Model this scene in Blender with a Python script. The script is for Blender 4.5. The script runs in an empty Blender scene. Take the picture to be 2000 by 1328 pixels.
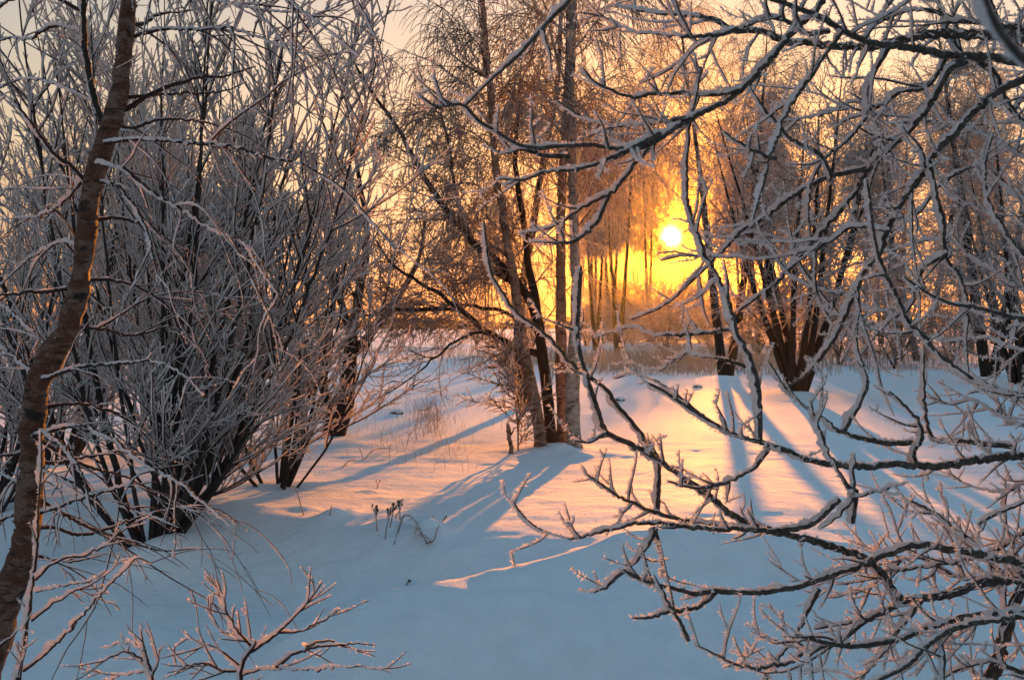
import bpy, math, random
import numpy as np
from mathutils import Vector, Matrix

rng = np.random.default_rng(7)
sc = bpy.context.scene
COL = sc.collection

# ------------------------------------------------------------------ camera
F, CX, CY = 1944.0, 1000.0, 664.0          # focal length and centre in photo pixels (2000 wide)
EYE = np.array([0.0, 0.0, 1.6])
PITCH = math.atan2(29.0, F)                # looks a touch downwards, horizon at row 635
cam_d = bpy.data.cameras.new('camera'); cam = bpy.data.objects.new('camera', cam_d); COL.objects.link(cam)
cam.location = EYE; cam.rotation_euler = (math.pi/2 - PITCH, 0, 0)
cam_d.sensor_width = 36.0; cam_d.lens = 36.0*F/2000.0
cam_d.clip_start = 0.05; cam_d.clip_end = 6000
cam_d.dof.use_dof = True; cam_d.dof.focus_distance = 4.5; cam_d.dof.aperture_fstop = 10.0
sc.camera = cam

# ------------------------------------------------------------------ light
SUN_AZ, SUN_EL = math.radians(9.05), math.radians(5.0)
LAMP_AZ = math.radians(10.8)               # lamp and sky turned right of the drawn disc to light the drift's crest
SUNV = np.array([math.sin(SUN_AZ)*math.cos(SUN_EL), math.cos(SUN_AZ)*math.cos(SUN_EL), math.sin(SUN_EL)])
sun_d = bpy.data.lights.new('sun', 'SUN'); sun = bpy.data.objects.new('sun', sun_d); COL.objects.link(sun)
sun_d.energy = 4.3; sun_d.angle = math.radians(0.5); sun_d.color = (1.0, 0.305, 0.02)
LAMPV = (math.sin(LAMP_AZ)*math.cos(SUN_EL), math.cos(LAMP_AZ)*math.cos(SUN_EL), math.sin(SUN_EL))
sun.rotation_euler = Vector(LAMPV).to_track_quat('Z', 'Y').to_euler()

w = bpy.data.worlds.new('World'); sc.world = w; w.use_nodes = True
nt = w.node_tree; nt.nodes.clear()
def N(t, typ, **k):
    n = t.nodes.new(typ)
    for a, b in k.items(): setattr(n, a, b)
    return n
def L(t, a, b): t.links.new(a, b)
sky = N(nt, 'ShaderNodeTexSky', sky_type='NISHITA', sun_disc=False, sun_elevation=SUN_EL, sun_rotation=LAMP_AZ,
        altitude=50, air_density=1.0, dust_density=2.0, ozone_density=1.5)
gam = N(nt, 'ShaderNodeGamma'); gam.inputs['Gamma'].default_value = 0.36
L(nt, sky.outputs[0], gam.inputs[0])
tc = N(nt, 'ShaderNodeTexCoord')
dot = N(nt, 'ShaderNodeVectorMath', operation='DOT_PRODUCT'); dot.inputs[1].default_value = SUNV
L(nt, tc.outputs['Generated'], dot.inputs[0])
clampd = N(nt, 'ShaderNodeMath', operation='MAXIMUM'); clampd.inputs[1].default_value = 0.0
L(nt, dot.outputs['Value'], clampd.inputs[0])
acc = gam.outputs[0]
def vscale(col, sock):
    s = N(nt, 'ShaderNodeVectorMath', operation='SCALE'); s.inputs[0].default_value = col
    L(nt, sock, s.inputs['Scale']); return s.outputs[0]
def vadd(a, b):
    s = N(nt, 'ShaderNodeVectorMath', operation='ADD'); L(nt, a, s.inputs[0]); L(nt, b, s.inputs[1]); return s.outputs[0]
def vmul(a, col):
    s = N(nt, 'ShaderNodeVectorMath', operation='MULTIPLY'); L(nt, a, s.inputs[0]); s.inputs[1].default_value = col; return s.outputs[0]
# the low sky is dusty and warm, the sky overhead clear and blue
sepz = N(nt, 'ShaderNodeSeparateXYZ'); L(nt, tc.outputs['Generated'], sepz.inputs[0])
rmp = N(nt, 'ShaderNodeValToRGB'); L(nt, sepz.outputs['Z'], rmp.inputs[0])
els = rmp.color_ramp.elements; els.new(.5); els.new(.6)
for e_, (p_, c_) in zip(els, ((.0, (1.12, .57, .43)), (.16, (1.52, 1.14, .78)), (.42, (.92, 1.06, 1.14)), (.85, (.48, 1.14, 1.60)))): e_.position = p_; e_.color = (*c_, 1)
mt_ = N(nt, 'ShaderNodeVectorMath', operation='MULTIPLY'); L(nt, acc, mt_.inputs[0]); L(nt, rmp.outputs[0], mt_.inputs[1]); acc = mt_.outputs[0]
for n_, c_ in ((60000, (500, 390, 260)), (2600, (12.0, 5.6, .5)), (160, (3.4, .86, .0)), (18, (1.1, .20, .0))):
    p = N(nt, 'ShaderNodeMath', operation='POWER'); p.inputs[1].default_value = n_
    L(nt, clampd.outputs[0], p.inputs[0])
    acc = vadd(acc, vscale(c_, p.outputs[0]))
pr = N(nt, 'ShaderNodeMath', operation='POWER'); pr.inputs[1].default_value = 70; L(nt, clampd.outputs[0], pr.inputs[0])
red = N(nt, 'ShaderNodeMix', data_type='RGBA', blend_type='MULTIPLY'); red.inputs[7].default_value = (1.0, .60, .16, 1)   # dust reddens the sky round the low sun
L(nt, pr.outputs[0], red.inputs[0]); L(nt, acc, red.inputs[6]); acc = red.outputs[2]
bg = N(nt, 'ShaderNodeBackground'); bg.inputs['Strength'].default_value = 0.1
L(nt, acc, bg.inputs['Color'])
L(nt, bg.outputs[0], N(nt, 'ShaderNodeOutputWorld').inputs[0])

sc.view_settings.view_transform = 'Standard'; sc.view_settings.look = 'None'
sc.view_settings.exposure = 1.8; sc.view_settings.gamma = 1.0; sc.view_settings.use_curve_mapping = False
sc.render.engine = 'CYCLES'
cy = sc.cycles
cy.max_bounces = 6; cy.diffuse_bounces = 3; cy.glossy_bounces = 2; cy.transmission_bounces = 3; cy.transparent_max_bounces = 4
cy.volume_bounces = 0; cy.use_denoising = True; cy.denoiser = 'OPENIMAGEDENOISE'; cy.denoising_input_passes = 'RGB_ALBEDO_NORMAL'; cy.denoising_prefilter = 'ACCURATE'; cy.caustics_reflective = False; cy.caustics_refractive = False
cy.sample_clamp_indirect = 4.0

# ------------------------------------------------------------------ helpers
def P(px, py, y):
    """world point on the photo ray through (px, py) at distance y along the ground"""
    u = (px-CX)/F; v = (CY-py)/F
    c, s = math.cos(PITCH), math.sin(PITCH)
    dy = c + v*s; dz = -s + v*c
    return np.array([u*y/dy, y, EYE[2] + dz*y/dy])
def nrm(v): return v/np.maximum(np.linalg.norm(v, axis=-1, keepdims=True), 1e-9)

def vnoise(x, y, seed=0):
    xi = np.floor(x).astype(np.int64); yi = np.floor(y).astype(np.int64)
    fx = x-xi; fy = y-yi; fx = fx*fx*(3-2*fx); fy = fy*fy*(3-2*fy)
    def h(a, b):
        n = (a*374761393 + b*668265263 + seed*974634711) & 0xffffffff
        n = ((n ^ (n >> 13))*1274126177) & 0xffffffff
        return ((n ^ (n >> 16)) & 0xffff)/32767.5 - 1
    return (h(xi, yi)*(1-fx)+h(xi+1, yi)*fx)*(1-fy) + (h(xi, yi+1)*(1-fx)+h(xi+1, yi+1)*fx)*fy
def sstep(a, b, x):
    t = np.clip((x-a)/(b-a), 0, 1); return t*t*(3-2*t)

def world(o): return np.array(o.location) + (world(o.parent) if o.parent else 0)      # things are only moved, never turned, while they are built
class MB:
    def __init__(s): s.v = []; s.q = []; s.t = []; s.n = 0
    def add(s, v, q=None, t=None):
        v = np.asarray(v, np.float32).reshape(-1, 3)
        if q is not None and len(q): s.q.append(np.asarray(q, np.int64).reshape(-1, 4)+s.n)
        if t is not None and len(t): s.t.append(np.asarray(t, np.int64).reshape(-1, 3)+s.n)
        s.v.append(v); s.n += len(v)
    def mesh(s, name, mat, smooth=True):
        me = bpy.data.meshes.new(name)
        v = np.concatenate(s.v) if s.v else np.zeros((0, 3), np.float32)
        q = np.concatenate(s.q) if s.q else np.zeros((0, 4), np.int64)
        t = np.concatenate(s.t) if s.t else np.zeros((0, 3), np.int64)
        me.vertices.add(len(v)); me.vertices.foreach_set('co', v.ravel())
        me.loops.add(4*len(q)+3*len(t))
        me.loops.foreach_set('vertex_index', np.concatenate([q.ravel(), t.ravel()]).astype(np.int32))
        me.polygons.add(len(q)+len(t))
        ls = np.concatenate([np.arange(len(q))*4, 4*len(q)+np.arange(len(t))*3]).astype(np.int32)
        me.polygons.foreach_set('loop_start', ls)
        me.polygons.foreach_set('use_smooth', np.full(len(ls), smooth))
        me.update(calc_edges=True); me.materials.append(mat)
        return me
    def build(s, name, mat, parent=None, kind=None, smooth=True):
        if not s.n: return None
        if parent is not None: off = world(parent).astype(np.float32); s.v = [v-off for v in s.v]
        o = bpy.data.objects.new(name, s.mesh(name, mat, smooth)); COL.objects.link(o)
        if parent is not None:
            o.parent = parent

        if kind: o['kind'] = kind
        return o
def tag(o, label=None, cat=None, group=None, kind=None):
    if label: o['label'] = label
    if cat: o['category'] = cat
    if group: o['group'] = group
    if kind: o['kind'] = kind
    return o
def empty(name, loc, label, cat, group=None):
    o = bpy.data.objects.new(name, None); COL.objects.link(o)
    o.empty_display_size = .1; o.location = [float(c) for c in loc]
    return tag(o, label, cat, group)

def tangents(A):
    T = np.empty_like(A)
    T[:, 1:-1] = A[:, 2:]-A[:, :-2]; T[:, 0] = A[:, 1]-A[:, 0]; T[:, -1] = A[:, -1]-A[:, -2]
    return nrm(T)
def grid_faces(M, K, S):
    i = np.arange(M)[:, None, None]*(K*S); k = np.arange(K-1)[None, :, None]*S; j = np.arange(S)[None, None, :]
    j2 = (j+1) % S
    return np.stack(np.broadcast_arrays(i+k+j, i+k+j2, i+k+S+j2, i+k+S+j), -1).reshape(-1, 4)
def tube(mb, A, R, S=5, jit=0.0):
    """A (M,K,3), R (M,K): open tubes that taper"""
    if len(A) == 0: return
    M, K, _ = A.shape
    T = tangents(A)
    ch = nrm(A[:, -1]-A[:, 0])
    ref = np.zeros_like(ch); ref[np.arange(M), np.argmin(np.abs(ch), 1)] = 1.0
    n1 = nrm(np.cross(T, ref[:, None, :])); n2 = np.cross(T, n1)
    a = np.arange(S)*2*math.pi/S
    rr = R[:, :, None]*(1+jit*rng.uniform(-1, 1, (M, K, S))) if jit else np.repeat(R[:, :, None], S, 2)
    v = A[:, :, None, :] + rr[..., None]*(np.cos(a)[None, None, :, None]*n1[:, :, None, :] + np.sin(a)[None, None, :, None]*n2[:, :, None, :])
    mb.add(v, grid_faces(M, K, S))
FD = nrm(np.array([-.90, -.08, .26]))         # rime grows towards the wind: camera left, a little towards us and up
def rime(mb, A, R, Lf, S=6, jit=.35, wid=.42, fd=FD, base=.45):
    """fin of hoar frost along the windward side; Lf (M,K) is its height"""
    if len(A) == 0: return
    M, K, _ = A.shape
    T = tangents(A)
    fp = fd - (T@fd)[..., None]*T
    mag = np.linalg.norm(fp, axis=-1)
    fpn = nrm(fp); s = np.cross(T, fpn)
    H = Lf*(base+(1-base)*mag)
    H = H*(1+.5*jit*rng.uniform(-1, 1, (M, K)))
    a = np.arange(S)*2*math.pi/S
    jj = 1+jit*rng.uniform(-1, 1, (M, K, S))
    c = A + fpn*(H*.5+R*.55)[..., None]
    oa = np.cos(a)[None, None, :]*H[..., None]*.5*jj
    ob = np.sin(a)[None, None, :]*(H*wid+R*.75)[..., None]*jj
    v = c[:, :, None, :] + oa[..., None]*fpn[:, :, None, :] + ob[..., None]*s[:, :, None, :]
    mb.add(v, grid_faces(M, K, S))
def needles(mb, A, R, Lf, per_m, ln, fd=FD):
    """loose ice crystals standing out of the rime"""
    if len(A) == 0: return
    seg = np.linalg.norm(A[:, 1:]-A[:, :-1], axis=-1); tot = seg.sum()
    n = int(tot*per_m)
    if n < 1: return
    p = rng.choice(seg.size, n, p=(seg/tot).ravel()); i, k = np.unravel_index(p, seg.shape); t = rng.random(n)[:, None]
    q = A[i, k]*(1-t)+A[i, k+1]*t; T = nrm(A[i, k+1]-A[i, k]); r = R[i, k]; h = Lf[i, k]
    rd = rng.normal(size=(n, 3)); d = nrm(fd[None]*rng.uniform(.2, 1.3, (n, 1)) + nrm(rd)*.65); d = nrm(d-.75*(d*T).sum(1, keepdims=True)*T)
    fp = nrm(fd-(T@fd)[:, None]*T)
    b = q + fp*(h*rng.uniform(.1, .8, n))[:, None] + d*r[:, None]*.4
    l = rng.uniform(ln*.4, ln*1.3, n)[:, None]
    sd = nrm(np.cross(d, rng.normal(size=(n, 3))))*l*.22
    v = np.stack([b-sd, b+sd, b+d*l], 1)
    mb.add(v, None, np.arange(3*n).reshape(-1, 3))
def resample(A, K2):
    M, K, D = A.shape
    x = np.linspace(0, K-1, K2); i = np.minimum(x.astype(int), K-2); f = (x-i)[None, :, None]
    return A[:, i]*(1-f)+A[:, i+1]*f
def res2(R, K2): return resample(R[..., None], K2)[..., 0]
def spline(pts, step, wob=0.0):
    """Catmull-Rom through pts (n,D) at about that step; D may carry radius in the 4th column"""
    p = np.asarray(pts, float)
    d = np.maximum(np.linalg.norm(np.diff(p[:, :3], axis=0), axis=1), 1e-6)[:, None]
    v = np.diff(p, axis=0)/d
    m = np.vstack([v[:1], (v[:-1]*d[1:]+v[1:]*d[:-1])/(d[1:]+d[:-1]), v[-1:]])
    out = []
    for i in range(len(p)-1):
        n = max(2, int(d[i, 0]/step)); t = np.linspace(0, 1, n, endpoint=False)[:, None]; h = d[i, 0]
        out.append((2*t**3-3*t*t+1)*p[i]+(t**3-2*t*t+t)*h*m[i]+(-2*t**3+3*t*t)*p[i+1]+(t**3-t*t)*h*m[i+1])
    out.append(p[-1][None])
    o = np.concatenate(out)
    if wob:
        k = len(o); w_ = np.cumsum(rng.normal(size=(k, 3)), 0)*.35+rng.normal(size=(k, 3))*.5
        w_ -= np.linspace(0, 1, k)[:, None]*w_[-1]
        o[:, :3] += wob*w_*np.sin(np.linspace(0, math.pi, k))[:, None]
    return o
def shoots(A, R, per_m, ln, ang, trop=(0, 0, 0), K=6, noise=.12, r=(.0022, .0008), tmin=.1, tmax=1.0, flat=0.0, taper_len=.5, count=None, rk=.65):
    """side shoots growing from polylines A (M,K0,3); returns B (n,K,3), RB (n,K), parent index"""
    seg = np.linalg.norm(A[:, 1:]-A[:, :-1], axis=-1)
    Mm, Ks = seg.shape
    tt = (np.arange(Ks)+.5)/Ks
    wgt = seg*((tt >= tmin) & (tt <= tmax))[None]
    tot = wgt.sum(); n = count if count is not None else int(rng.poisson(tot*per_m))
    if n < 1 or tot <= 0: return np.zeros((0, K, 3)), np.zeros((0, K)), np.zeros(0, int)
    p = rng.choice(wgt.size, n, p=(wgt/tot).ravel()); i, k = np.unravel_index(p, wgt.shape); f = rng.random(n)
    q = A[i, k]*(1-f[:, None])+A[i, k+1]*f[:, None]
    T = nrm(A[i, k+1]-A[i, k]); rl = R[i, k]*(1-f)+R[i, k+1]*f; t = (k+f)/Ks
    rd = rng.normal(size=(n, 3)); rd[:, 2] *= (1-flat)
    pr = nrm(rd-(rd*T).sum(1, keepdims=True)*T)
    a = np.radians(rng.uniform(ang[0], ang[1], n))[:, None]
    d = nrm(np.cos(a)*T+np.sin(a)*pr)
    l = rng.uniform(ln[0], ln[1], n)*(1-taper_len*t)
    B = np.empty((n, K, 3)); B[:, 0] = q
    trop = np.asarray(trop, float)
    for j in range(1, K):
        d = nrm(d + trop[None]/(K-1) + rng.normal(size=(n, 3))*noise)
        B[:, j] = B[:, j-1]+d*(l/(K-1))[:, None]
    r0 = np.minimum(rl*rk, r[0]*rng.uniform(.75, 1.25, n)); r0 = np.maximum(r0, r[1])
    RB = r0[:, None]*(1-np.linspace(0, 1, K))[None]**.8 + r[1]*np.linspace(0, 1, K)[None]
    RB[:, -1] *= .5
    return B, RB, i

# ------------------------------------------------------------------ materials
def newmat(name):
    m = bpy.data.materials.new(name); m.use_nodes = True; t = m.node_tree; t.nodes.clear()
    return m, t, N(t, 'ShaderNodeOutputMaterial')
def noise_node(t, scale, detail=4, rough=.6, vec=None, dist=0):
    n = N(t, 'ShaderNodeTexNoise'); n.inputs['Scale'].default_value = scale; n.inputs['Detail'].default_value = detail
    n.inputs['Roughness'].default_value = rough; n.inputs['Distortion'].default_value = dist
    if vec is not None: L(t, vec, n.inputs['Vector'])
    return n
def ramp(t, sock, stops):
    r = N(t, 'ShaderNodeValToRGB'); e = r.color_ramp.elements
    while len(e) < len(stops): e.new(.5)
    for el, (p, c) in zip(e, stops): el.position = p; el.color = (*c, 1) if len(c) == 3 else c
    L(t, sock, r.inputs[0]); return r.outputs[0]
def frost_shader(t, trans=.4):
    d = N(t, 'ShaderNodeBsdfDiffuse'); d.inputs['Color'].default_value = (.80, .725, .71, 1)
    tr = N(t, 'ShaderNodeBsdfTranslucent'); tr.inputs['Color'].default_value = (.88, .82, .78, 1)
    mx = N(t, 'ShaderNodeMixShader'); mx.inputs[0].default_value = trans
    L(t, d.outputs[0], mx.inputs[1]); L(t, tr.outputs[0], mx.inputs[2]); return mx.outputs[0]
def mat_frost(name='hoar_frost', trans=.4):
    m, t, o = newmat(name); L(t, frost_shader(t, trans), o.inputs[0]); return m
def bark_principled(t, stops, scale, bump=.4, stretch=(1, 1, 1), rough=.8):
    g = N(t, 'ShaderNodeTexCoord'); mp = N(t, 'ShaderNodeMapping'); mp.inputs['Scale'].default_value = stretch
    L(t, g.outputs['Object'], mp.inputs[0])
    n = noise_node(t, scale, 6, .65, mp.outputs[0], .3)
    b = N(t, 'ShaderNodeBsdfPrincipled'); b.inputs['Roughness'].default_value = rough
    b.inputs['Specular IOR Level'].default_value = .25
    L(t, ramp(t, n.outputs['Fac'], stops), b.inputs['Base Color'])
    bp = N(t, 'ShaderNodeBump'); bp.inputs['Strength'].default_value = bump; bp.inputs['Distance'].default_value = .004
    L(t, n.outputs['Fac'], bp.inputs['Height']); L(t, bp.outputs[0], b.inputs['Normal'])
    return b
def mat_bark(name, stops, scale, **k):
    m, t, o = newmat(name); L(t, bark_principled(t, stops, scale, **k).outputs[0], o.inputs[0]); return m
def mat_birch(name, pale, warm, dark, sc_=1.0):
    """papery bark with dark horizontal marks and rough dark patches"""
    m, t, o = newmat(name)
    g = N(t, 'ShaderNodeTexCoord')
    mp = N(t, 'ShaderNodeMapping'); mp.inputs['Scale'].default_value = (9*sc_, 9*sc_, 60*sc_); L(t, g.outputs['Object'], mp.inputs[0])
    dash = noise_node(t, 1.0, 3, .6, mp.outputs[0], .4)
    mp2 = N(t, 'ShaderNodeMapping'); mp2.inputs['Scale'].default_value = (1, 1, 1.9); L(t, g.outputs['Object'], mp2.inputs[0])
    big = noise_node(t, 4.6*sc_, 7, .72, mp2.outputs[0], 1.1)
    fine = noise_node(t, 55*sc_, 5, .7, g.outputs['Object'])
    c = ramp(t, big.outputs['Fac'], [(.36, dark), (.45, warm), (.56, pale), (.75, pale)])
    dk = ramp(t, dash.outputs['Fac'], [(.34, (.12, .10, .09)), (.42, (1, 1, 1))])
    mul = N(t, 'ShaderNodeMix', data_type='RGBA', blend_type='MULTIPLY'); mul.inputs[0].default_value = .85
    L(t, c, mul.inputs[6]); L(t, dk, mul.inputs[7])
    mul2 = N(t, 'ShaderNodeMix', data_type='RGBA', blend_type='MULTIPLY'); mul2.inputs[0].default_value = .6
    L(t, mul.outputs[2], mul2.inputs[6]); L(t, ramp(t, fine.outputs['Fac'], [(.3, (.45, .42, .40)), (.6, (1, 1, 1))]), mul2.inputs[7])
    b = N(t, 'ShaderNodeBsdfPrincipled'); b.inputs['Roughness'].default_value = .75; b.inputs['Specular IOR Level'].default_value = .25
    L(t, mul2.outputs[2], b.inputs['Base Color'])
    bp = N(t, 'ShaderNodeBump'); bp.inputs['Strength'].default_value = .6; bp.inputs['Distance'].default_value = .006
    L(t, fine.outputs['Fac'], bp.inputs['Height']); L(t, bp.outputs[0], b.inputs['Normal'])
    L(t, b.outputs[0], o.inputs[0]); return m
def mat_twig(name, bark, cover=.0, trans=.35):
    """thin far twigs: rime on the windward side of each, bark on the lee"""
    m, t, o = newmat(name)
    g = N(t, 'ShaderNodeNewGeometry')
    dt = N(t, 'ShaderNodeVectorMath', operation='DOT_PRODUCT'); dt.inputs[1].default_value = FD
    L(t, g.outputs['Normal'], dt.inputs[0])
    n = noise_node(t, 22, 2, .5, N(t, 'ShaderNodeTexCoord').outputs['Object'])
    ad = N(t, 'ShaderNodeMath', operation='MULTIPLY_ADD'); L(t, n.outputs['Fac'], ad.inputs[0]); ad.inputs[1].default_value = 1.2; L(t, dt.outputs['Value'], ad.inputs[2])
    mr = N(t, 'ShaderNodeMapRange'); mr.inputs['From Min'].default_value = .35-cover; mr.inputs['From Max'].default_value = .95-cover
    L(t, ad.outputs[0], mr.inputs[0])
    b = N(t, 'ShaderNodeBsdfDiffuse'); b.inputs['Color'].default_value = (*bark, 1)
    mx = N(t, 'ShaderNodeMixShader'); L(t, mr.outputs[0], mx.inputs[0]); L(t, b.outputs[0], mx.inputs[1]); L(t, frost_shader(t, trans), mx.inputs[2])
    L(t, mx.outputs[0], o.inputs[0]); return m
def mat_snow():
    m, t, o = newmat('snow')
    g = N(t, 'ShaderNodeTexCoord'); pos = g.outputs['Object']
    b = N(t, 'ShaderNodeBsdfPrincipled'); b.inputs['Base Color'].default_value = (.84, .86, .89, 1)
    b.inputs['Roughness'].default_value = .8; b.inputs['Specular IOR Level'].default_value = .04
    n1 = noise_node(t, 5, 8, .66, pos, .5); n2 = noise_node(t, 90, 4, .7, pos)
    h = N(t, 'ShaderNodeMath', operation='MULTIPLY_ADD'); L(t, n2.outputs['Fac'], h.inputs[0]); h.inputs[1].default_value = .16; L(t, n1.outputs['Fac'], h.inputs[2])
    bp = N(t, 'ShaderNodeBump'); bp.inputs['Strength'].default_value = 1.0; bp.inputs['Distance'].default_value = .05
    L(t, h.outputs[0], bp.inputs['Height']); L(t, bp.outputs[0], b.inputs['Normal'])
    # loose crystals: tiny mirror facets, each turned its own way
    vo = N(t, 'ShaderNodeTexVoronoi', feature='F1'); vo.inputs['Scale'].default_value = 230; L(t, pos, vo.inputs['Vector'])
    ri = N(t, 'ShaderNodeVectorMath', operation='MULTIPLY_ADD'); L(t, vo.outputs['Color'], ri.inputs[0]); ri.inputs[1].default_value = (2, 2, 1.2); ri.inputs[2].default_value = (-1, -1, .05)
    nn = N(t, 'ShaderNodeVectorMath', operation='NORMALIZE'); L(t, ri.outputs[0], nn.inputs[0])
    gl = N(t, 'ShaderNodeBsdfGlossy'); gl.inputs['Roughness'].default_value = .26; L(t, nn.outputs[0], gl.inputs['Normal'])
    lt = N(t, 'ShaderNodeMath', operation='LESS_THAN'); L(t, vo.outputs['Distance'], lt.inputs[0]); lt.inputs[1].default_value = .22
    ml = N(t, 'ShaderNodeMath', operation='MULTIPLY'); L(t, lt.outputs[0], ml.inputs[0]); ml.inputs[1].default_value = .022
    mx = N(t, 'ShaderNodeMixShader'); L(t, ml.outputs[0], mx.inputs[0]); L(t, b.outputs[0], mx.inputs[1]); L(t, gl.outputs[0], mx.inputs[2])
    L(t, mx.outputs[0], o.inputs[0]); return m
M_SNOW = mat_snow()
M_FROST = mat_frost('hoar_frost', .32)
M_FLAKE = mat_frost('rime_feathers', .68)
M_FROST2 = mat_frost('hoar_frost_thin', .55)
M_ALDER = mat_bark('alder_bark', [(.3, (.022, .018, .016)), (.5, (.05, .043, .036)), (.72, (.12, .12, .105))], 60, bump=.5)
M_TWIGBARK = mat_bark('twig_bark', [(.3, (.018, .011, .010)), (.6, (.045, .026, .022)), (.8, (.07, .045, .04))], 90, bump=.2)
M_WILLOW = mat_bark('willow_bark', [(.3, (.014, .012, .012)), (.55, (.035, .028, .026)), (.8, (.075, .062, .055))], 30, bump=.6, stretch=(1, 1, .3))
def mat_birch_old(name):
    m, t, o = newmat(name)
    g = N(t, 'ShaderNodeTexCoord'); pos = g.outputs['Object']
    mp = N(t, 'ShaderNodeMapping'); mp.inputs['Scale'].default_value = (1, 1, 2.2); L(t, pos, mp.inputs[0])
    big = noise_node(t, 7, 9, .74, mp.outputs[0], .5); pat = noise_node(t, 9, 6, .68, mp.outputs[0], .8); fine = noise_node(t, 120, 6, .75, pos)
    mp2 = N(t, 'ShaderNodeMapping'); mp2.inputs['Scale'].default_value = (14, 14, 110); L(t, pos, mp2.inputs[0]); dash = noise_node(t, 1, 2, .5, mp2.outputs[0])
    warm = ramp(t, fine.outputs['Fac'], [(.3, (.05, .02, .012)), (.55, (.12, .05, .028)), (.75, (.19, .10, .06))])
    tan = ramp(t, fine.outputs['Fac'], [(.3, (.09, .055, .04)), (.5, (.18, .115, .085)), (.75, (.27, .19, .15))])
    def mix(f, a, b):
        x = N(t, 'ShaderNodeMix', data_type='RGBA'); L(t, f, x.inputs[0]); L(t, a, x.inputs[6]); L(t, b, x.inputs[7]); return x.outputs[2]
    c = mix(ramp(t, pat.outputs['Fac'], [(.47, (0, 0, 0)), (.54, (1, 1, 1))]), warm, tan)            # papery layers peeled off in patches
    dk = N(t, 'ShaderNodeRGB'); dk.outputs[0].default_value = (.018, .014, .012, 1)
    c = mix(ramp(t, big.outputs['Fac'], [(.40, (1, 1, 1)), (.435, (0, 0, 0))]), c, dk.outputs[0])
    c = mix(ramp(t, dash.outputs['Fac'], [(.33, (.85, .85, .85)), (.38, (0, 0, 0))]), c, dk.outputs[0])
    b = N(t, 'ShaderNodeBsdfPrincipled'); b.inputs['Roughness'].default_value = .7; b.inputs['Specular IOR Level'].default_value = .3; L(t, c, b.inputs['Base Color'])
    hs = N(t, 'ShaderNodeMath', operation='MULTIPLY_ADD'); L(t, big.outputs['Fac'], hs.inputs[0]); hs.inputs[1].default_value = 2.0; L(t, fine.outputs['Fac'], hs.inputs[2])
    bp = N(t, 'ShaderNodeBump'); bp.inputs['Strength'].default_value = .9; bp.inputs['Distance'].default_value = .010; L(t, hs.outputs[0], bp.inputs['Height']); L(t, bp.outputs[0], b.inputs['Normal'])
    L(t, b.outputs[0], o.inputs[0]); return m
M_BIRCH_NEAR = mat_birch_old('birch_bark_weathered')
M_BIRCH_WARM = mat_birch('birch_bark_pinkish', (.32, .21, .16), (.20, .12, .08), (.05, .036, .03), .9)
M_BIRCH_WHITE = mat_birch('birch_bark_white', (.44, .39, .35), (.27, .22, .19), (.03, .026, .024), .9)
M_DARKBARK = mat_bark('dark_bark', [(.3, (.012, .009, .008)), (.6, (.035, .025, .02)), (.8, (.07, .055, .045))], 18, bump=.9, stretch=(1, 1, .3))
M_TWIG_MID = mat_twig('rimed_birch_twig', (.07, .034, .02), .05, .55)
M_TWIG_FAR = mat_twig('rimed_far_twig', (.07, .034, .018), .15, .65)
M_WEED = mat_bark('dry_stalk', [(.3, (.05, .03, .02)), (.7, (.16, .10, .06))], 80, bump=.1)
M_GRASS = mat_twig('dry_reed_blade', (.30, .20, .09), -.2, .5)
def mat_plain(name, c):
    m, t, o = newmat(name)
    g = N(t, 'ShaderNodeTexCoord'); n = noise_node(t, .35, 5, .7, g.outputs['Object'])
    d = N(t, 'ShaderNodeBsdfDiffuse'); L(t, ramp(t, n.outputs['Fac'], [(.3, tuple(x*.6 for x in c)), (.7, tuple(x*1.4 for x in c))]), d.inputs[0]); L(t, d.outputs[0], o.inputs[0]); return m
M_FOREST = mat_plain('distant_trees', (.10, .085, .075))

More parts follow.
